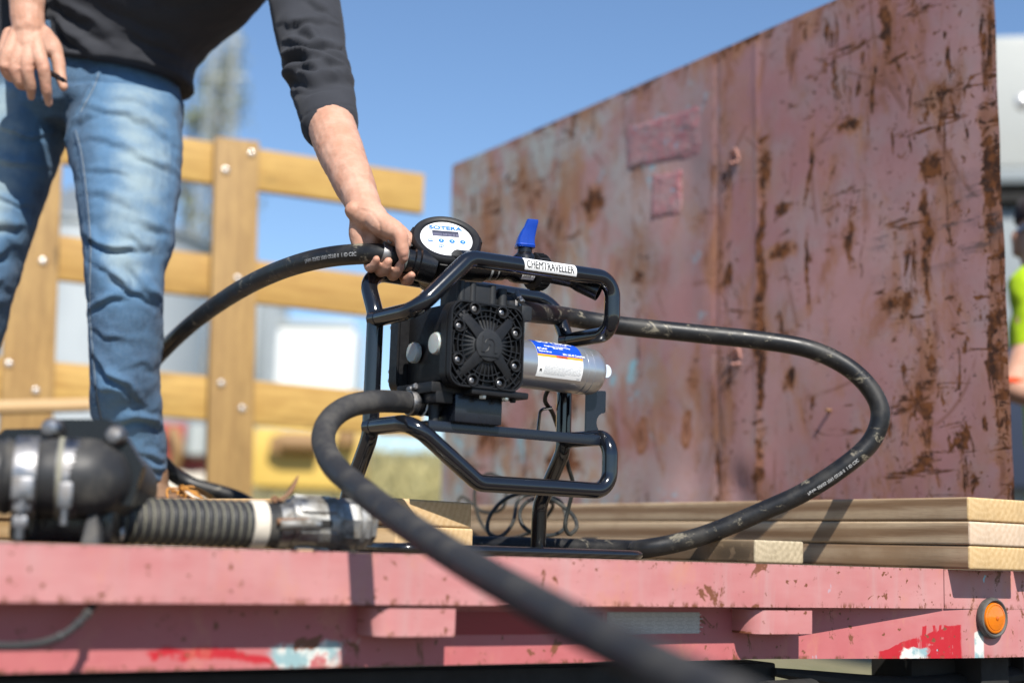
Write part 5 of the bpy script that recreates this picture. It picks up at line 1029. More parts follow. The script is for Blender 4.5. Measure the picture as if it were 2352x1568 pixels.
def drape(px, py, lift):
    r_ = ray(px, py).normalized(); h = bvh.ray_cast(CAM_P, r_); return None if h[0] is None else h[0]+h[1]*lift
sp_ = spline([V(x, y, 0) for x, y in ((172, 300), (184, 345), (192, 400), (199, 460), (204, 520), (207, 575), (205, 640), (205, 690), (206, 740), (211, 800), (216, 860), (222, 915), (233, 970))], 24); sl_ = [drape(p.x, p.y, .0008) for p in sp_]; sl_ = [p for p in sl_ if p is not None]
sm = obj('inseam', tube(sl_, .0030, 8, squash=.6), M_['denim'], jeans, angle=180); g = G()
for i in range(0, len(sl_)-1, 2):
    a = (sl_[i+1]-sl_[i]).normalized(); g.add(tube([sl_[i]+V(.0022, -.0022, 0), sl_[i]+V(.0036, -.0024, 0)+a*.0036], .0009, 6)); 
obj('stitching', g, M_['stitch'], jeans)
fl_ = [drape(p.x, p.y, .0008) for p in spline([V(x, y, 0) for x, y in ((226, 168), (222, 185), (214, 205), (200, 232), (186, 258))], 10)]; fl_ = [p for p in fl_ if p]; obj('fly_stitching', tube(fl_, .0011, 6), M_['stitch'], jeans)
# --- shirt
K = G(); K.add(ering(*ell([(268, 184, 2.845, 174, .10, .148), (268, 140, 2.84, 172, .15, .150), (282, 90, 2.82, 172, .26, .152), (308, 45, 2.79, 182, .30, .155), (354, -30, 2.74, 215, .34, .15), (422, -140, 2.68, 238, .46, .138), (470, -225, 2.63, 225, .52, .118), (498, -285, 2.60, 120, .52, .085)]), seg=40, p=2.25))
K.add(limb(P3([(676, -150, 2.60), (690, -70, 2.565), (699, 0, 2.535), (709, 60, 2.505), (722, 130, 2.465), (736, 188, 2.425), (748, 236, 2.385), (757, 285, 2.348)]), [.078, .070, .066, .0635, .0600, .0555, .0510, .0500], 8, 26)); K.add(tube(P3([(748, 236, 2.385), (757, 286, 2.345)]), [.0515, .0488], 26))
K.add(limb(P3([(560, -230, 2.61), (620, -205, 2.60), (676, -150, 2.60)]), [.085, .085, .078], 5, 20)); K.add(limb(P3([(300, -330, 2.67), (200, -370, 2.73), (100, -350, 2.78), (40, -300, 2.78), (52, -190, 2.715)]), [.085, .075, .066, .06, .056], 6, 22)); K.add(ering(*ell([(110, 150, 2.86, 120, .1, .12), (80, 60, 2.86, 120, .1, .12), (150, -60, 2.80, 150, .2, .12)]), seg=24))
v, nn, f = remesh(K, .0042, 5, .5)
arm = v[:, 0] > at(612, 0, 2.5).x+np.clip((v[:, 2]-at(612, 0, 2.5).z), 0, 1)*.2
fa_ = [(1.2, (648, 160), (690, 148), (740, 168), (800, 196)), (1.3, (655, 182), (715, 214), (800, 208)), (1.0, (660, 95), (715, 122), (775, 105)), (.9, (690, 62), (712, 92), (730, 110)), (1.0, (664, 205), (705, 182), (762, 200)), (.9, (648, 128), (690, 150), (712, 160)), (.8, (720, 130), (770, 150), (800, 170)), (.6, (640, 40), (690, 55), (750, 40)), (.5, (700, -10), (750, 10)), (.5, (672, 225), (730, 232), (812, 216)), (.7, (700, 170), (730, 190), (770, 180))]
ft_ = [(1.0, (112, 12), (180, 58), (252, 104)), (.9, (140, 78), (190, 110), (236, 138)), (.8, (115, 50), (160, 92), (200, 110)), (.4, (230, 20), (330, 62), (420, 70)), (.5, (300, 90), (370, 110), (432, 104)), (.4, (320, 130), (390, 136), (440, 128)), (.5, (260, -10), (380, 30), (520, 20)), (.5, (150, 138), (215, 144), (265, 158))]
v = np.where(arm[:, None], fold(v, nn, fa_, 2.42, .0125, .0085), fold(v, nn, ft_, 2.72, .0085, .0095)); v = v+nn*(.0034*nz(v, 11, 4)+.0013*nz(v, 34, 2))[:, None]
for poly, Yc in ((((684, 286), (752, 271), (815, 256)), 2.36), (((160, 158), (268, 166), (440, 178)), 2.72)):
    P = [(lambda q: (q.x, q.z))(at(x, y, Yc)) for x, y in poly]; d, al = seg_dist(v[:, 0], v[:, 2], P); v = v-nn*(.0018*np.exp(-(d/.0018)**2))[:, None]
mesh_from('shirt', v, f, M_['shirt'], MAN)
# --- boots
def boot_parts(par, ank, d, sole):
    d = V(d).normalized(); s_ = V(-d.y, d.x, 0); b0 = V(ank.x, ank.y, sole); C_, A_, B_ = [], [], []
    for t, hw_, h_ in ((-.075, .020, .055), (-.068, .034, .075), (-.03, .038, .10), (.02, .039, .105), (.06, .041, .088), (.10, .044, .068), (.14, .047, .056), (.175, .046, .050), (.20, .036, .042), (.215, .018, .030)): C_.append(b0+d*t+UP*(.018+h_/2)); A_.append(s_*hw_); B_.append(UP*(h_/2))
    g = G().add(ering(C_, A_, B_, 22, 2.5)); g.add(ering([b0+d*(.0+.01*k)-d*.012*k+UP*(.06+.022*k) for k in range(5)], [s_*.038]*5, [d*(.052-.001*k) for k in range(5)], 22)); vv_, n_, ff_ = remesh(g, .004, 3, .5); up_ = mesh_from('upper', vv_, ff_, M_['boot'], par)
    pl_ = [(-.082, 0)]+[(-.07, .032), (-.03, .040), (.03, .040), (.09, .045), (.15, .052), (.19, .047), (.215, .030), (.226, 0)]; pl_ = pl_+[(x, -y) for x, y in reversed(pl_[1:-1])]; obj('sole', prism(pl_[::-1], b0, d, s_, UP, .022, .003), M_['sole'], par)
    tree = BVHTree.FromPolygons([V(p) for p in vv_], ff_)
    def on(t, q, hh=.3):
        h = tree.ray_cast(b0+d*t+s_*q*.05+UP*hh, V(0, 0, -1)); return (h[0]+h[1]*.003) if h[0] else b0+d*t+UP*.1
    for k in range(4):
        t = .066+.018*k
        for q in (-.42, .42): c = on(t, q); obj('eyelet', lathe([(.0034, -.002), (.0036, .0008), (.002, .0012)], c, (c-(b0+d*t+UP*.04)).normalized(), 12), M_['steel'], par)
        obj('lace', tube(spline([on(t, -.42), on(t+.006, 0), on(t+.016, .42)], 5), .0021, 8), M_['lace'], par); obj('lace', tube(spline([on(t, .42), on(t+.006, 0)+UP*.002, on(t+.016, -.42)], 5), .0021, 8), M_['lace'], par)
    kn = on(.070, .0)+UP*.005
    for q in (-1, 1): obj('lace', tube(spline([kn, kn+d*.022+s_*q*.020+UP*.004, kn+d*.055+s_*q*.032-UP*.012, kn+d*.068+s_*q*.022-UP*.020, kn+d*.035+s_*q*.008-UP*.006, kn], 7), .0022, 8), M_['lace'], par); obj('lace', tube(spline([kn, kn-d*.006+s_*q*.03-UP*.004, kn+d*.012+s_*q*.05-UP*.035], 6), .0021, 8), M_['lace'], par)
bl_ = obj('boot', box(V(at(338, 1120, 2.84).x, 2.84, .07), (.03, .03, .05), None, .005), M_['boot'], MAN); boot_parts(bl_, at(338, 1110, 2.84), (.90, -.30, 0), .001)
br_ = obj('boot', box(V(at(-100, 1160, 2.9).x, 2.9, .06), (.03, .03, .05), None, .005), M_['boot'], MAN); boot_parts(br_, at(-100, 1160, 2.9), (.35, -.9, 0), .001)
pn = [at(96, 157, Yh+.012), at(120, 170, Yh-.006), at(146, 185, Yh-.018)]
pg = G().add(tube([pn[0]-(pn[2]-pn[0])*1.4, pn[0], pn[1], pn[2]], [.0044, .0046, .0046, .0042], 14)); pg.add(tube([pn[2], pn[2]+(pn[2]-pn[1])*.22], [.0030, .0022], 10)); pg.add(tube([pn[1], pn[1]+(pn[2]-pn[1])*.5], .0052, 14)); tag(obj('pen', pg, M_['gloss_plastic'], base=pn[1]), 'short black pen held between the fingers of the hanging hand', 'pen')

# ------------------------------------------------------------------ second man, mostly hidden behind the rusty panel's near edge
Y2 = 4.0; h2 = at(2400, 560, Y2); MB_ = thing('person', 'worker in lime hi-vis shirt and cap half hidden behind the rusty panel', 'person', V(h2.x, Y2, -.75))
def Q(dx, dy, z): return V(h2.x+dx, Y2+dy, z)
hz2 = h2.z; B = G(); B.add(ering([Q(0, -.02, hz2+z) for z in (-.13, -.11, -.06, 0, .05, .10, .125)], [V(q, 0, 0) for q in (.03, .055, .072, .078, .078, .055, .02)], [V(0, q, 0) for q in (.04, .07, .088, .097, .098, .07, .025)], 22)); B.add(limb([Q(0, .02, hz2-.10), Q(.10, .05, hz2-.22)], [.058, .07], 4, 16)); B.add(limb([Q(-.01, -.10, hz2+.0), Q(-.012, -.125, hz2-.035)], [.010, .015], 4, 10))
for s_ in (-1, 1): B.add(limb([Q(.079*s_, 0, hz2+.02), Q(.082*s_, .006, hz2-.03)], [.018, .011], 4, 10))
B.add(ering([Q(.15, .06, z) for z in (hz2-.2, hz2-.3, hz2-.5, hz2-.75)], [V(q, 0, 0) for q in (.12, .18, .17, .16)], [V(0, q, 0) for q in (.08, .10, .11, .11)], 24))
el_ = at(2358, 815, 3.93); wr_ = at(2330, 895, 3.82)
B.add(limb([Q(.02, .05, hz2-.26), at(2374, 690, 3.96), el_], [.055, .05, .045], 6, 16)); B.add(limb([el_, el_.lerp(wr_, .5), wr_, wr_+V(.06, -.07, -.03)], [.045, .042, .032, .03], 6, 16)); B.add(limb([wr_+V(.05, -.06, -.03), wr_+V(.10, -.10, -.03)], [.034, .026], 5, 14))
B.add(limb([Q(.30, .05, hz2-.26), Q(.37, .02, hz2-.5), Q(.20, -.18, hz2-.55)], [.055, .046, .032], 6, 16))
for k in range(4): B.add(limb([wr_+V(.085, -.095, -.015-.016*k), wr_+V(.13, -.12, -.02-.016*k), wr_+V(.14, -.09, -.025-.016*k)], [.010, .009, .008], 4, 10)); B.add(limb([Q(.20, -.18, hz2-.53-.016*k), Q(.15, -.21, hz2-.54-.016*k)], [.010, .008], 4, 10))
for s_ in (-1, 1): B.add(limb([Q(.15+.09*s_, .06, hz2-.7), Q(.15+.1*s_, .06, -.3), Q(.15+.1*s_, .07, -.68)], [.085, .06, .045], 6, 16)); B.add(limb([Q(.15+.1*s_, .07, -.69), Q(.15+.11*s_, -.10, -.71)], [.04, .035], 4, 12))
v, nn, f = remesh(B, .006, 2, .5); mesh_from('body', v, f, M_['skin'], MB_, np.zeros(len(v)), 'flush')
K = G(); K.add(ering([Q(.15, .06, z) for z in (hz2-.19, hz2-.22, hz2-.32, hz2-.5, hz2-.80)], [V(q, 0, 0) for q in (.09, .17, .205, .195, .185)], [V(0, q, 0) for q in (.09, .105, .125, .135, .135)], 28)); K.add(limb([Q(.05, .05, hz2-.20), at(2376, 660, 3.97), at(2376, 730, 3.95), at(2366, 792, 3.935)], [.075, .066, .062, .056], 6, 20)); K.add(limb([Q(.27, .05, hz2-.25), Q(.36, .02, hz2-.44)], [.085, .07], 6, 20))
v, nn, f = remesh(K, .008, 3, .5); v = v+nn*(.012*nz(v, 9, 2)+.005*nz(v, 26))[:, None]; mesh_from('shirt', v, f, M_['hivis'], MB_)
K = G(); K.add(ering([Q(.15, .06, z) for z in (hz2-.78, hz2-.95)], [V(.185, 0, 0)]*2, [V(0, .135, 0)]*2, 24))
for s_ in (-1, 1): K.add(limb([Q(.15+.09*s_, .06, hz2-.85), Q(.15+.1*s_, .05, -.25), Q(.15+.1*s_, .07, -.64)], [.105, .085, .075], 6, 18))
v, nn, f = remesh(K, .009, 3, .5); mesh_from('trousers', v, f, M_['pants'], MB_)
cpm = obj('cap', ering([Q(0, -.01, hz2+z) for z in (.065, .09, .125, .145, .152)], [V(q, 0, 0) for q in (.084, .085, .072, .045, .01)], [V(0, q, 0) for q in (.102, .102, .088, .055, .012)], 24), M_['cap_cloth'], MB_); obj('visor', prism([(-.075, 0), (-.07, -.06), (-.03, -.10), (.03, -.10), (.07, -.06), (.075, 0)], Q(0, -.085, hz2+.070), V(1, 0, 0), V(0, 1, -.15), V(0, .15, 1), .004, .001), M_['red_print'], cpm)
sg_ = G()
for s_ in (-1, 1): sg_.add(ering([Q(.036*s_, -.102-.001*k, hz2+.025) for k in (0, 8)], [V(.034, 0, 0), V(.030, 0, 0)], [V(0, 0, .024), V(0, 0, .02)], 16)); sg_.add(box(Q(.080*s_, -.05, hz2+.032), (.006, .11, .012), None, .002))
obj('sunglasses', sg_, M_['glass_dark'], MB_); obj('wristband', lathe([(.034, -.012), (.036, -.01), (.036, .010), (.034, .012)], wr_, (wr_-el_).normalized(), 20), M_['wrist'], MB_)
for s_ in (-1, 1): obj('shoe', prism([(-.045, .08), (-.05, -.10), (-.03, -.17), (.03, -.17), (.05, -.10), (.045, .08)], Q(.15+.105*s_, .05, -.748), V(1, 0, 0), V(0, 1, 0), UP, .075, .02), M_['boot'], MB_)
# ------------------------------------------------------------------ foreground: ribbed suction hose with its coupling
ra, rb = T(-1.50, -.115, .0300), T(-1.02, -.095, .0305)
rx = (rb-ra).normalized()
RH = thing('ribbed_hose', 'black ribbed hose with dirty white cuff and grey coupling on the deck edge', 'hose', ra.lerp(rb, .5)-UP*.03)
def rp(px): q = on_plane(px, 1210, ra, V(ra.x, ra.y, 0).normalized()); t = 0; n_ = V(rx.y, -rx.x, 0); q = on_plane(px, 1210, ra, n_); return (q-ra).dot(rx)
s0, s1 = rp(262), rp(575); n_rib = 25; pitch = (s1-s0+.10)/n_rib; pr = []; mi = []
hr = .0285; x = s0-.10
while x < s1:
    pr += [(hr*.92, x), (hr*.935, x+pitch*.12), (hr*.985, x+pitch*.22), (hr*1.02, x+pitch*.45), (hr*.995, x+pitch*.72), (hr*.935, x+pitch*.90)]; mi += [1, 0, 0, 0, 0, 0]; x += pitch
g = G().add(lathe(pr, ra, rx, 40)); g.m = [mi[min(i//40, len(mi)-1)] for i in range(len(g.f)-2)]+[0, 0]
obj('ribbed_tube', g, [M_['rubber'], M_['groove']], RH, angle=180)
sc = rp(572); sd = rp(604); obj('cuff', lathe([(hr*1.0, sc-.002), (hr*1.055, sc), (hr*1.06, sd-.001), (hr*1.0, sd)], ra, rx, 40), M_['cuff_white'], RH)
se = rp(640); g = G().add(lathe([(hr*.93, sd-.004), (hr*1.0, sd+.004), (hr*.96, sd+.008), (hr*1.0, sd+.013), (hr*.96, sd+.017), (hr*.95, se+.02)], ra, rx, 40)); obj('hose_end', g, M_['rubber'], RH)
bnd = obj('steel_band', lathe([(hr*.97, se-.006), (hr*1.03, se-.005), (hr*1.03, se+.009), (hr*.97, se+.010)], ra, rx, 40), M_['alu'], RH); fwd = V(rx.y, -rx.x, 0)
obj('band_bolt', tube([ra+rx*(se-.014)+fwd*.030+UP*.004, ra+rx*(se+.028)+fwd*.0315+UP*.006], .0042, 12), M_['rusty_steel'], bnd)
sf, sg2, sh2 = rp(660), rp(762), rp(862)
cp_ = obj('coupler_body', lathe([(hr*.92, sf-.004), (hr*1.08, sf), (hr*1.14, sf+.004), (hr*1.12, sf+.02), (hr*1.16, sg2-.010), (hr*1.22, sg2-.005), (hr*1.22, sg2+.002), (hr*1.02, sg2+.003)], ra+UP*.004, rx, 18), M_['alu'], RH, angle=25)
for a in (35, 95, 150, -30, -80):
    d = fwd*math.cos(R(a))+UP*math.sin(R(a)); t = rx.cross(d); obj('coupler_lug', box(ra+rx*((sf+sg2)/2)+d*(hr*1.14)+UP*.004, (sg2-sf-.012, .014, .0055), (rx, t, d), .0015), M_['alu'], cp_)
obj('coupler_slot', box(ra+rx*(sf+.036)+fwd*hr*1.09+UP*.004, (.022, .006, .009), (rx, fwd, UP), .001), M_['under'], cp_)
obj('cam_arm', tube(fillet([ra+rx*(sf-.022)+fwd*.0335+UP*.0, ra+rx*(sf+.016)+fwd*.0345+UP*.003, ra+rx*(sf+.030)+fwd*.033+UP*.002], .01), .0046, 12, squash=1.3), M_['alu'], cp_)
P = spline([ra+rx*(sf-.018)+UP*.030+fwd*.012, ra+rx*(sf-.008)+UP*.037+fwd*.012, ra+rx*(sf+.000)+UP*.047+fwd*.010, ra+rx*(sf+.008)+UP*.064+fwd*.008], 6); obj('cam_arm', tube(P, [.0052, .0060, .0058, .0050, .0046, .0044, .0045, .0047, .0050, .0052, .0052, .0050, .0049, .0046, .0042, .0036, .0028, .0018, .0008][:len(P)], 12, squash=.6), M_['rusty_steel'], cp_)
obj('ring_pull', lathe([(.004, -.003), (.0052, 0), (.004, .003)], ra+rx*(sf-.022)+UP*.032+fwd*.008, fwd, 12), M_['rusty_steel'], cp_)
hx_ = [(1.14, sg2+.003), (1.18, sg2+.006), (1.16, sg2+.040), (1.04, sg2+.045), (.98, sg2+.046), (.98, sg2+.052), (.80, sg2+.053), (.78, sg2+.049), (.70, sg2+.049), (.68, sg2+.054), (.45, sg2+.054), (.44, sg2+.046), (.1, sg2+.046)]
pl_ = obj('cap_plug', lathe([(hr*a, b) for a, b in hx_], ra+UP*.004, rx, 9), M_['alu'], RH, angle=30, )
obj('plug_ring', lathe([(hr*1.0, sg2+.026), (hr*1.19, sg2+.028), (hr*1.19, sg2+.034), (hr*1.0, sg2+.036)], ra+UP*.004, rx, 32), M_['alu'], pl_)

# ------------------------------------------------------------------ foreground: black manifold with banded hoses at the far left
mY = 1.60
def mp(x, y, dy=0.0): return at(x, y, mY+dy)
MF = thing('hose_manifold', 'black elbow fitting with steel bands and bolted flange at the far left', 'pipe fitting', V(mp(120, 1100).x, mY, 0))
ea = mp(-260, 1086, -.03); eb = mp(176, 1098, .02); er = mp(262, 1098, .055); ax = (eb-ea).normalized()
rad = .0450
pr = [(rad*.93, 0), (rad*.93, .03)]; L_ = (eb-ea).length
hs_ = G().add(lathe([(rad*.88, -.2), (rad*.90, L_*.5), (rad*.96, L_*.52), (rad*.90, L_*.54), (rad*.90, L_*.60), (rad*.97, L_*.62), (rad*.90, L_*.65), (rad*.90, L_*.74), (rad*.98, L_*.76), (rad*.90, L_*.79), (rad*.92, L_*.84), (rad*.96, L_*.86), (rad*.92, L_*.88), (rad*.92, L_)], ea, ax, 48)); obj('banded_hose', hs_, M_['rubber'], MF)
# elbow: swells to a rounded shoulder and turns away from us
P = spline([eb-ax*.03, eb+ax*.006, eb+ax*.015+V(0, .010, 0), eb+ax*.021+V(0, .032, -.002), eb+ax*.022+V(0, .07, -.004), eb+ax*.020+V(0, .11, -.006)], 8); obj('elbow', tube(P, [rad*(.97+.05*math.sin(min(1, i/20)*math.pi)) for i in range(len(P))], 40, round_cap=True), M_['rubber'], MF)
upm = UP; fwm = V(ax.y, -ax.x, 0)
for k, px in enumerate((62, 158)):
    q = on_plane(px, 1090, ea, fwm); s_ = (q-ea).dot(ax); b = obj('steel_band', lathe([(rad*.96, s_-.0125), (rad*1.005, s_-.0125), (rad*1.02, s_-.010), (rad*1.02, s_+.010), (rad*1.005, s_+.0125), (rad*.96, s_+.0125)], ea, ax, 48), M_['chrome'], MF)
    c = ea+ax*s_+fwm*rad*.92-UP*rad*.55; g = G()
    if k == 0:
        g.add(box(c+UP*.010+fwm*.006, (.024, .012, .026), (ax, fwm, UP), .004)); g.add(tube([c+fwm*.006+UP*.0, c+fwm*.004-UP*.045], .0052, 12)); g.add(lathe([(.010, 0), (.010, .008)], c+fwm*.005-UP*.014, UP, 6)); g.add(box(c+fwm*.004-UP*.026, (.016, .012, .014), (ax, fwm, UP), .003))
    else: g.add(box(c+UP*.004+fwm*.004, (.016, .010, .030), (ax, fwm, UP), .004)); g.add(tube([c+fwm*.004+UP*.02, c+fwm*.002-UP*.028], .0042, 10))
    obj('band_bolt', g, M_['chrome'], b)
q = on_plane(143, 1090, ea, fwm); s_ = (q-ea).dot(ax); obj('brass_ring', lathe([(rad*.93, s_-.006), (rad*1.03, s_-.004), (rad*1.03, s_+.001), (rad*.93, s_+.004)], ea, ax, 48), M_['groove'], MF)
# flange plate standing behind with bolts
fy = .030; fl_ = [mp(78, 1068, fy), mp(100, 975, fy), mp(112, 962, fy), mp(245, 962, fy), mp(272, 975, fy), mp(330, 1070, fy), mp(300, 1160, fy), mp(120, 1160, fy)]; c0 = fl_[0]
fo = G(); th = V(0, .016, 0); m = len(fl_); fo.add((fl_+[p+th for p in fl_], [tuple(range(m)), tuple(range(m, 2*m))[::-1]]+[(i, m+i, m+(i+1) % m, (i+1) % m) for i in range(m)])); obj('flange', fo, M_['gloss_plastic'], MF, smooth=False)
for x, y in ((123, 985), (268, 1002)): obj('flange_bolt', lathe([(.0125, 0), (.0125, .004), (.0115, .010), (.008, .0145), (.002, .016)], mp(x, y, fy-.001), V(0, -1, 0), 20), M_['chrome'], MF)
obj('flange_bolt', lathe([(.0125, 0), (.0125, .004), (.0115, .010), (.008, .0145), (.002, .016)], mp(264, 1224, .075), V(0, -1, 0), 20), M_['bolt'], MF)
fo = G(); fl2 = [mp(-60, 1050, .12), mp(10, 985, .12), mp(90, 983, .12), mp(110, 1050, .12)]; fo.add((fl2+[p+V(0, .03, 0) for p in fl2], [(0, 1, 2, 3), (7, 6, 5, 4)]+[(i, 4+i, 4+(i+1) % 4, (i+1) % 4) for i in range(4)])); obj('rear_flange', fo, M_['gloss_plastic'], MF, smooth=False)
bz = mp(160, 1200).z
lp = [mp(204, 1178, .01), mp(222, 1178, .01), mp(225, 1246, .0), mp(186, 1246, .0)]
for p in lp[2:]: p.z = .001
fo = G(); fo.add((lp+[p+V(0, .02, 0) for p in lp], [(0, 1, 2, 3), (7, 6, 5, 4)]+[(i, 4+i, 4+(i+1) % 4, (i+1) % 4) for i in range(4)])); obj('foot', fo, M_['grommet'], MF, smooth=False)
obj('lower_housing', box(V(mp(120, 1200).x, mY+.075, .026), (.12, .09, .05), None, .008), M_['gloss_plastic'], MF)

# ------------------------------------------------------------------ far background, all well out of focus
def silo(x0, x1, ytop, Y, lab, roof=.28):
    a, b = at(x0, ytop, Y), at(x1, ytop, Y); c = (a+b)/2; r_ = (b-a).length/2; gz = ground_h(c.x, Y)-.1; s_ = thing('grain_silo', lab, 'silo', V(c.x, Y, gz), 0, 'galvanised silos behind the fence'); h_ = a.z-gz; pr = []; k = int(h_/.11)
    for i in range(k): pr += [(r_, h_*i/k), (r_+.022, h_*(i+.5)/k)]
    pr.append((r_, h_)); obj('wall', lathe(pr, V(c.x, Y, gz), UP, 72, caps=False), M_['silo'], s_, angle=180); obj('roof', lathe([(r_+.12, h_-.06), (r_+.10, h_), (r_*.2, h_+r_*roof*1.6), (.05, h_+r_*roof*1.65)], V(c.x, Y, gz), UP, 48), M_['silo_roof'], s_, angle=30)
    obj('ladder', box(V(c.x+r_*.5, Y-r_*.9, gz+h_/2), (.35, .08, h_), None, .01), M_['silo_roof'], s_)
silo(-60, 475, 548, 30, 'large grey corrugated silo with a conical roof behind the man and fence'); silo(490, 665, 640, 38, 'smaller grey silo seen through the fence right of its middle post')
tk = thing('white_trailer', 'white box trailer parked beyond the fence, seen below the middle rail', 'trailer', V(at(720, 880, 26).x, 26, ground_h(at(720, 880, 26).x, 26)))
a, b = at(640, 738, 26), at(806, 900, 26); cx = (a.x+b.x)/2; obj('cargo_box', box(V(cx, 27, (a.z+b.z)/2-.25), (b.x-a.x, 2, a.z-b.z+.5), None, .04), M_['white_paint'], tk); obj('roof_rail', box(V(cx, 25.98, a.z-.03), (b.x-a.x, .06, .12), None, .01), M_['mast'], tk)
for dx in (-.4, .4): obj('wheel', lathe([(.2, -.1), (.42, -.08), (.42, .08), (.2, .1)], V(cx+dx, 26.1, ground_h(cx, 26)+.42), V(0, 1, 0), 20), M_['tyre'], tk)
ym = thing('yellow_machine', 'yellow farm machine with brown drum parked behind the lower fence rail', 'machine', V(at(690, 1130, 13).x, 13, ground_h(at(690, 1130, 13).x, 13)))
a, b = at(580, 978, 13), at(832, 1075, 13); cx = (a.x+b.x)/2; obj('body', box(V(cx, 13.4, (a.z+b.z)/2-.1), (b.x-a.x, .8, a.z-b.z+.2), None, .05), M_['yellow'], ym); q = at(690, 1018, 12.9); obj('drum', lathe([(.03, -.17), (.10, -.16), (.10, .16), (.03, .17)], q, V(1, 0, 0), 20), M_['brown'], ym); obj('hub', lathe([(.09, -.05), (.09, .02), (.03, .03)], at(642, 1020, 12.9), V(0, -1, 0), 20), M_['brown'], ym)
obj('hood', box(at(800, 1000, 13.0), (.16, .4, .22), None, .03), M_['brown'], ym)
for x in (600, 800): q = at(x, 1100, 13.1); obj('wheel', lathe([(.1, -.1), (.30, -.08), (.30, .08), (.1, .1)], V(q.x, 13.1, ground_h(q.x, 13)+.3), V(0, 1, 0), 22), M_['tyre'], ym)
rm = thing('red_machine', 'faded red machinery with grey hoses standing behind the man\'s lower leg', 'machine', V(at(410, 1100, 12).x, 12, ground_h(at(410, 1100, 12).x, 12)))
a, b = at(330, 968, 12), at(472, 1085, 12); cx = (a.x+b.x)/2; obj('frame', box(V(cx, 12.3, (a.z+b.z)/2), (b.x-a.x, .6, a.z-b.z), None, .03), M_['red'], rm); obj('tank', lathe([(.02, -.15), (.10, -.12), (.10, .12), (.02, .15)], at(452, 1010, 11.9), UP, 18), M_['mast'], rm); obj('pipe', tube(spline([at(395, 985, 11.95), at(410, 1030, 11.9), at(398, 1080, 11.95)], 6), .05, 10), M_['brown'], rm); obj('base', box(V(cx, 12.2, (b.z+ground_h(cx, 12))/2-.05), (b.x-a.x, .5, max(.1, b.z-ground_h(cx, 12)+.1)), None, .02), M_['cuff_white'], rm)
# lattice mast and a thin tree behind it
ms = thing('lattice_mast', 'tall pale lattice mast rising behind the fence post', 'mast', V(at(510, 300, 36).x, 36, ground_h(at(510, 300, 36).x, 36)))
g = G(); bx = at(505, 300, 36).x; gz = ground_h(bx, 36); top = at(505, -60, 36).z; K_ = 14
def leg(i, t): w_ = .62*(1-t)+.2*t; return V(bx+w_*(-1 if i in (0, 3) else 1), 36+w_*(-1 if i < 2 else 1), gz+(top-gz)*t)
for i in range(4): o = obj('leg', tube([leg(i, 0), leg(i, 1)], .022, 6), M_['mast'], ms)
for k in range(K_):
    for i in range(4): g.add(tube([leg(i, k/K_), leg((i+1) % 4, (k+1)/K_)], .012, 5)); g.add(tube([leg((i+1) % 4, k/K_), leg(i, (k+1)/K_)], .012, 5)); g.add(tube([leg(i, k/K_), leg((i+1) % 4, k/K_)], .012, 5))
o = obj('bracing', g, M_['mast'], ms); 
for k, z in enumerate((at(505, 175, 36).z, at(505, 95, 36).z)): obj('cross_arm', box(V(bx, 36, z), (1.3-.4*k, .05, .05), None, .02), M_['mast'], ms)
def tree(px, ytop, Y, lab, spread, nleaf, seed, ybot=None):
    rs = random.Random(seed); a = at(px, ytop, Y); gz = ground_h(a.x, Y)-.2; h_ = a.z-gz; t_ = thing('tree', lab, 'tree', V(a.x, Y, gz), 0, 'trees beyond the field'); trk = spline([V(a.x, Y, gz), V(a.x+.1, Y, gz+h_*.4), V(a.x-.1, Y+.1, gz+h_*.75), V(a.x+.05, Y, gz+h_*.97)], 6)
    g = G().add(tube(trk, [.20*(1-.85*i/18) for i in range(len(trk))], 8)); tips = []
    for k in range(34):
        t = .35+.62*rs.random(); b = trk[int(t*(len(trk)-1))]; an = rs.uniform(0, 6.28); l = spread*(1.15-t)*rs.uniform(.5, 1.1); e_ = b+V(math.cos(an)*l, math.sin(an)*l, l*.75); g.add(tube([b, b.lerp(e_, .5)+V(0, 0, -.05), e_], [.05, .035, .012], 5)); tips += [b.lerp(e_, q_) for q_ in (.45, .7, .9, 1.05)]
    obj('trunk', g, M_['bark'], t_); g = G()
    for k in range(nleaf):
        c = V(rs.choice(tips))+V(rs.gauss(0, .28), rs.gauss(0, .28), rs.gauss(0, .28)); u_ = V(rs.gauss(0, 1), rs.gauss(0, 1), rs.gauss(0, 1)).normalized(); w_ = u_.orthogonal().normalized(); s_ = rs.uniform(.06, .15); g.add(([c-u_*s_, c+w_*s_*.5, c+u_*s_, c-w_*s_*.5], [(0, 1, 2, 3)]))
    obj('crown', g, M_['leaf'], t_, smooth=False)
tree(520, 78, 44, 'thin dark-leaved tree standing behind the lattice mast', 2.2, 1300, 3); tree(455, 215, 46, 'shorter sparse tree left of the lattice mast', 1.6, 900, 8)
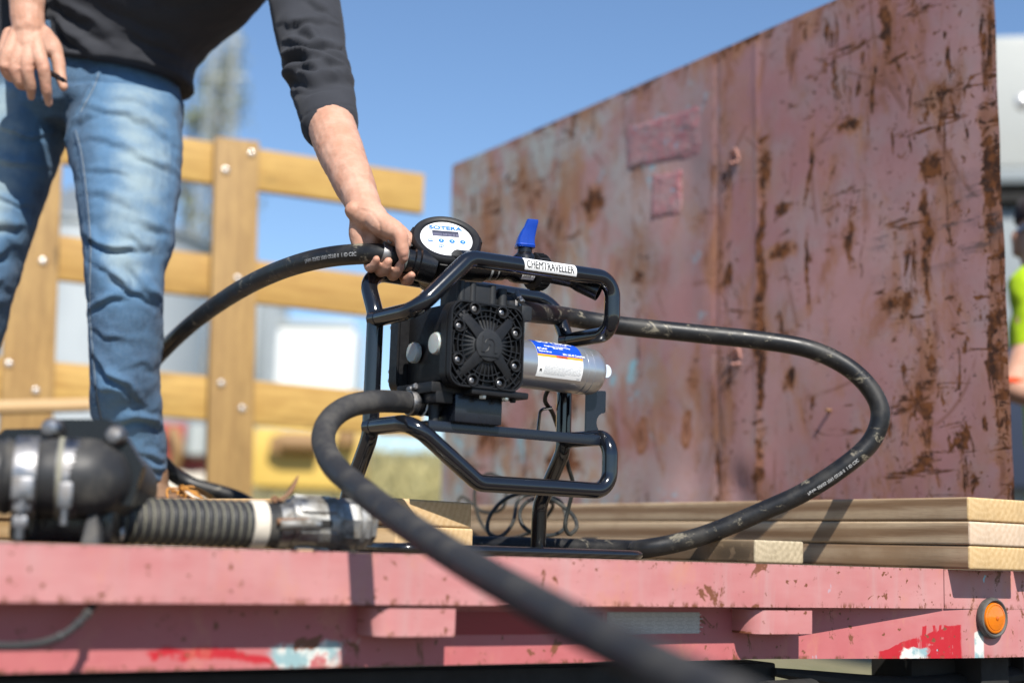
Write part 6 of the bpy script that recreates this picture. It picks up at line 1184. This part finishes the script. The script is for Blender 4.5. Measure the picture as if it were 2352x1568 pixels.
for i, (px, Y) in enumerate(((880, 15), (940, 16.5), (1000, 17))):
    q = at(px, 1050, Y); gz = ground_h(q.x, Y); b = thing('bush', ('dry yellow-green bush beyond the deck, left of three beneath the pump', 'middle one of three dry bushes seen under the pump frame', 'right one of three dry bushes, by the rusty panel\'s far edge')[i], 'bush', V(q.x, Y, gz), 0, 'dry bushes on the slope'); g = G(); rs = random.Random(i); hh = q.z+.22-gz
    for k in range(900):
        a = rs.uniform(0, 6.28); r_ = .55*math.sqrt(rs.random()); z = hh*rs.random()*(1-.4*r_); c = V(q.x+r_*math.cos(a), Y+r_*math.sin(a), gz+z); u_ = V(rs.gauss(0, .5), rs.gauss(0, .5), 1).normalized(); w_ = u_.orthogonal().normalized(); s_ = rs.uniform(.04, .10); g.add(([c-u_*s_, c+w_*s_*.2, c+u_*s_, c-w_*s_*.2], [(0, 1, 2, 3)]))
    obj('foliage', g, M_['weed'], b, smooth=False)
# truck beyond the panel's near edge
tv = V(at(2400, 300, 8.5).x, 9.4, -.75); TK = thing('box_truck', 'cream box truck with a dark cab parked beyond the near edge of the rusty panel', 'truck', tv)
z1, z0 = at(2320, 32, 8.5).z, at(2320, 350, 8.5).z; xL = at(2235, 200, 8.5).x
obj('cargo_box', box(V(xL+2.2, 9.7, (z0+z1)/2), (4.4, 2.3, z1-z0), (V(.985, -.17, 0), V(.17, .985, 0), UP), .05), M_['cream_paint'], TK); obj('skirt_trim', box(V(xL+2.2, 9.68, z0-.06), (4.42, 2.34, .10), (V(.985, -.17, 0), V(.17, .985, 0), UP), .02), M_['silo_roof'], TK); obj('bumper_strip', box(V(xL+2.2, 9.66, z0-.20), (4.3, 2.3, .06), (V(.985, -.17, 0), V(.17, .985, 0), UP), .02), M_['under'], TK)
obj('cab', box(V(xL+2.2, 9.7, z0-1.2), (4.2, 2.2, 2.0), (V(.985, -.17, 0), V(.17, .985, 0), UP), .12, 3), M_['silo_roof'], TK); obj('windscreen', box(V(xL+2.15, 8.56, z0-.62), (3.4, .06, .62), (V(.985, -.17, 0), V(.17, .985, 0), UP), .02), M_['dark_glass'], TK); obj('lower_panel', box(V(xL+2.1, 8.5, z0-1.6), (3.8, .1, .9), (V(.985, -.17, 0), V(.17, .985, 0), UP), .03), M_['pants'], TK)
obj('marker_lamp', lathe([(.05, 0), (.05, .03), (.02, .05)], at(2349, 236, 8.3), V(0, -1, 0), 16), M_['bolt'], TK)
for x in (.6, 3.6): obj('wheel', lathe([(.2, -.15), (.5, -.13), (.52, 0), (.5, .13), (.2, .15)], V(xL+x, 8.7, -.25), V(0, 1, 0), 24), M_['tyre'], TK)
